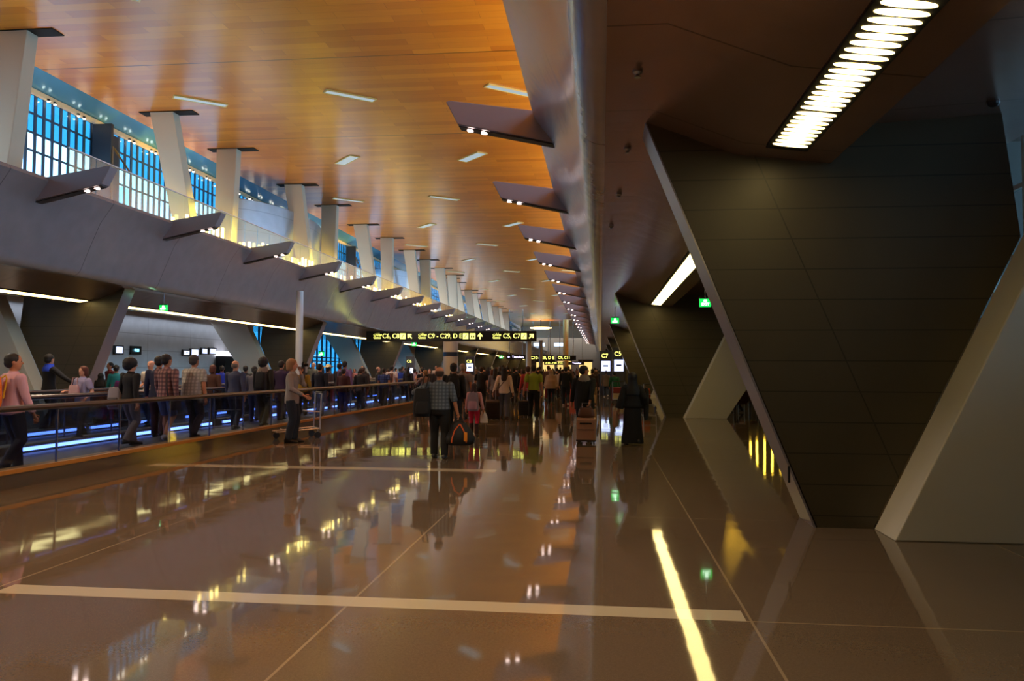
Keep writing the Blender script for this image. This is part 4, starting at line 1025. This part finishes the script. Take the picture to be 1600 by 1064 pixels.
t = thing('suitcase', 'coral pink case right of the white shoes', 'suitcase', tuple(at_z(896, 627, 0)), 0); MB().box(-.2, .2, -.13, .13, 0, .6).build('case_shell', mat('coral case', (200, 80, 66), .4), t, bevel=.04); MB().tube([(-.08, 0, .58), (-.08, 0, .9), (.08, 0, .9), (.08, 0, .58)], .01, 6).build('telescopic_handle', m_metal, t)
a = P(913, 571, Y=18.4, label='person in a black coat with a grey hood looking right, pulling a bronze case', face=0, look=-62, skin='tan', hair='short', hairc=(14, 12, 12), top=(10, 10, 11), botc=(18, 22, 34), hoodc=(120, 110, 98), lod=2, fat=.035, rh=(.12, -.32, .86), hem=.72, stride=.08)
q = at_z(916, 692, 0); suitcase((q.x, q.y, 0), R(-2), 'bronze hard case with dark rim pulled by the person in the black coat', (168, 120, 92), .56, .42, .26, .30, R(6), (26, 18, 16), ribs=False)
t = thing('handbag', 'brown handbag strapped on top of the bronze case', 'bag', (q.x, q.y-.05, .57), 0); superbox(.19, .1, .2, .8).build('bag_body', mat('bag tan brown', (92, 52, 30), .5), t, True, angle=60)
for sx in (-1, 1): MB().tube([(sx*.09-.05, -.06, .17), (sx*.09, -.06, .26), (sx*.09+.05, -.06, .17)], .01, 6).build('handle', mat('bag tan brown', (92, 52, 30), .5), t)
a = P(988, 582, feet=694, label='person in a long black robe and black headscarf standing near the second right pier', face=8, hair='scarf', hairc=(12, 9, 9), top=(8, 7, 9), sleeve='wide', bottom='robe', botc=(8, 7, 9), lod=2, fem=1, fat=.03, lh=(-.3, .02, .84), rh=(.28, .06, .9))
t = thing('handbag', 'tan handbag held on the left of the person in the black robe', 'bag', tuple(wpos(a, (-.37, .03, .42))), R(80)); superbox(.17, .05, .34, .8).build('bag_body', mat('bag beige', (150, 104, 72), .6), t, True, angle=60); MB().tube([(-.06, 0, .32), (0, 0, .46), (.06, 0, .32)], .009, 6).build('handle', mat('bag beige', (150, 104, 72), .6), t)
t = thing('folded_coat', 'black coat hanging over the right arm of the person in the black robe', 'coat', tuple(wpos(a, (.31, .04, .6))), R(80)); MB().zrings([(0, .15, .035, 0, 0), (.06, .16, .05, 0, 0), (.4, .13, .06, 0, 0), (.62, .09, .06, 0, 0), (.68, .05, .03, 0, 0)], 14).build('cloth', mat('coat black', (9, 9, 11), .9), t, True)
a = P(947, 579, feet=620, label='person in a taupe coat and jeans by the gate totems', face=0, hair='short', hairc=(60, 44, 40), top=(120, 100, 84), botc=(50, 62, 88), shoec=(190, 180, 180), lod=1, hem=.72, fem=1)
a = P(960, 581, Y=40, label='person in a dark green top by the gate totems', face=0, hair='short', top=(16, 84, 52), botc=(90, 24, 26), lod=1)
a = P(937, 578, Y=52, label='person in a navy top left of the taupe coat', face=0, top=(22, 24, 50), lod=1)
a = P(926, 576, Y=36, label='person in a dark brown jacket seen right of the person with the grey hood', face=-10, top=(46, 26, 28), botc=(150, 120, 90), lod=1)
q = at_z(966, 630, 0); tr = trolley(q.x, q.y, 0, 'luggage trolley with pale boxes by the gate totems')
for k_, (c_, z_, h_) in enumerate((((170, 150, 120), .22, .26), ((120, 30, 30), .48, .28))): tag(MB().box(-.24, .24, -.22, .22, 0, h_).build('travel_box', mat('box %d' % k_, c_, .6), bevel=.03, loc=(q.x, q.y, z_)), ['pale box lying on the trolley by the totems', 'dark red bag on top of the pale box on the trolley'][k_], 'luggage')
q = at_z(1008, 640, 0); tr = trolley(q.x, q.y, R(20), 'luggage trolley loaded with orange-brown bags beside the second right pier')
for k_, (c_, z_, h_, w_) in enumerate((((40, 22, 18), .22, .24, .27), ((170, 72, 26), .46, .4, .22))):
    t = thing('travel_bag', ['dark brown bag at the bottom of the trolley by the pier', 'glossy orange-brown bag on top of the trolley by the pier'][k_], 'luggage', (q.x, q.y, z_), R(20)); superbox(w_, w_*.8, h_, .85).build('bag_body', mat('travel bag %d' % k_, c_, .35), t, True, angle=60); MB().tube([(-.08, 0, h_-.03), (0, 0, h_+.08), (.08, 0, h_-.03)], .012, 6).build('handle', m_leather, t)
a = P(1153, 602, Y=31, label='person in dark red sitting area right of the pale leg', face=60, top=(70, 22, 20), lod=1, skin='tan', hmin=1.35)

# --- far crowd: a few template travellers copied with their parts
rr = random.Random(11)
cols = [(20, 18, 22), (30, 24, 30), (54, 30, 32), (26, 30, 50), (96, 70, 60), (130, 104, 92), (60, 56, 60), (18, 16, 20), (110, 30, 30), (160, 140, 130), (40, 30, 26), (24, 40, 44)]
words = {0: 'black', 1: 'charcoal', 2: 'maroon', 3: 'navy', 4: 'brown', 5: 'beige', 6: 'grey', 7: 'near-black', 8: 'red', 9: 'pale', 10: 'dark brown', 11: 'dark teal'}
tmpl = []
for k in range(12):
    tmpl.append(person(0, 60+k, 1.72, 'tmp', face=0, top=cols[k], hair=('long' if k % 3 == 0 else 'short'), hairc=((24, 16, 14) if k % 4 else (80, 60, 44)), fem=k % 2, botc=cols[(k*5) % 12], lod=0, skin=('tan', 'fair', 'brown')[k % 3]))
used = set(); n = 0
taken = []
while n < 96:
    px = rr.uniform(655, 935); yy = rr.choice((rr.uniform(40, 70), rr.uniform(60, 130)))
    if px > 900 and yy < 60: continue
    p = at_y(px, 577, yy)
    if p.x < -14.2 or any((p.x-a_)**2+(yy-b_)**2 < .5 for a_, b_ in taken): continue
    if 700 < px < 708+0 or any(abs(px-x_) < 1.5 for x_ in (826,)): pass
    taken.append((p.x, yy)); k = rr.randrange(12)
    o = tmpl[k] if k not in used else clone(tmpl[k])
    used.add(k); o.location = (p.x, yy, 0); o.rotation_euler = (0, 0, R(rr.choice((0, 8, -10, 180, 20, -30)))); s_ = rr.uniform(.93, 1.06); o.scale = (s_, s_, s_)
    o['label'] = 'distant traveller in a %s top in the crowd beyond the green polo' % words[k]; o['group'] = 'distant crowd in %s tops' % words[k]; n += 1
for k in range(12):
    if k not in used: 
        for c in list(tmpl[k].children): bpy.data.objects.remove(c)
        bpy.data.objects.remove(tmpl[k])
# crowd behind the travelators on the left
n = 0
while n < 22:
    px = rr.uniform(480, 690); X = rr.uniform(-18, -13.5); p = at_x(px, 577, X)
    if p.y > 75 or any((p.x-a_)**2+(p.y-b_)**2 < .6 for a_, b_ in taken): continue
    taken.append((p.x, p.y)); k = rr.randrange(12); 
    if k not in used: continue
    o = clone(tmpl[k]); o.location = (p.x, p.y, 0); o.rotation_euler = (0, 0, R(rr.choice((0, 90, 180, -60)))); o['label'] = 'traveller in a %s top standing behind the travelators on the left' % words[k]; o['group'] = 'left background travellers in %s tops' % words[k]; n += 1
# ================================================================== LIGHTS
w = bpy.data.worlds.new('world'); sc.world = w; w.use_nodes = True
bg = w.node_tree.nodes['Background']; bg.inputs[0].default_value = (*lin((205, 232, 255)), 1); bg.inputs[1].default_value = 3.3
def area(name, loc, sx, sy, rgb, power, rot):
    l = bpy.data.lights.new(name, 'AREA'); l.shape = 'RECTANGLE'; l.size = sx; l.size_y = sy; l.color = lin(rgb); l.energy = power
    o = bpy.data.objects.new(name, l); C.objects.link(o); o.location = loc; o.rotation_euler = rot; return o
# unseen area lights added along both galleries to brighten the timber ceiling from below
area('ceiling_fill_right', (2.2, 70, 6.6), 2.0, 150, (255, 215, 140), 9000, (PI, R(18), 0))
area('ceiling_fill_left', (-17.6, 80, 6.6), 1.0, 130, (255, 225, 190), 1500, (PI, R(-12), 0))
area('wall_washer_left', (-22.2, 30, 4.15), .2, 38, (225, 235, 255), 70, (0, 0, 0))
def spot(name, loc, tgt, rgb, power, ang, r_=.08, blend=.6):
    l = bpy.data.lights.new(name, 'SPOT'); l.color = lin(rgb); l.energy = power; l.spot_size = R(ang); l.spot_blend = blend; l.shadow_soft_size = r_
    o = bpy.data.objects.new(name, l); C.objects.link(o); o.location = loc
    o.rotation_euler = (V(tgt)-V(loc)).to_track_quat('-Z', 'Y').to_euler(); return o
for i in range(-3, 8):
    y = 18.86+5.94*i; spot('fin_spot', (-12.8, y, 6.0), (-11.2, y, 0), (255, 228, 196), 470, 125)
    y = 14.9+6.5*i; spot('fin_spot', (-2.4, y, 6.2), (-3.6, y, 0), (255, 224, 188), 470, 125)
lp_ = at_y(845, 514, 168)
spot('bowl_uplight', (lp_.x, 168, lp_.z+.5), (lp_.x, 168, 14), (255, 200, 110), 2500, 150)
for i, bp_ in enumerate(colbase[1:]):
    spot('column_uplight', (-14.9, bp_.y-.5, 6.5), (-16.4, bp_.y+.1, 7.0), (255, 216, 60), 900, 80)
for o in bpy.data.objects:
    if '_s' in o.keys(): del o['_s']
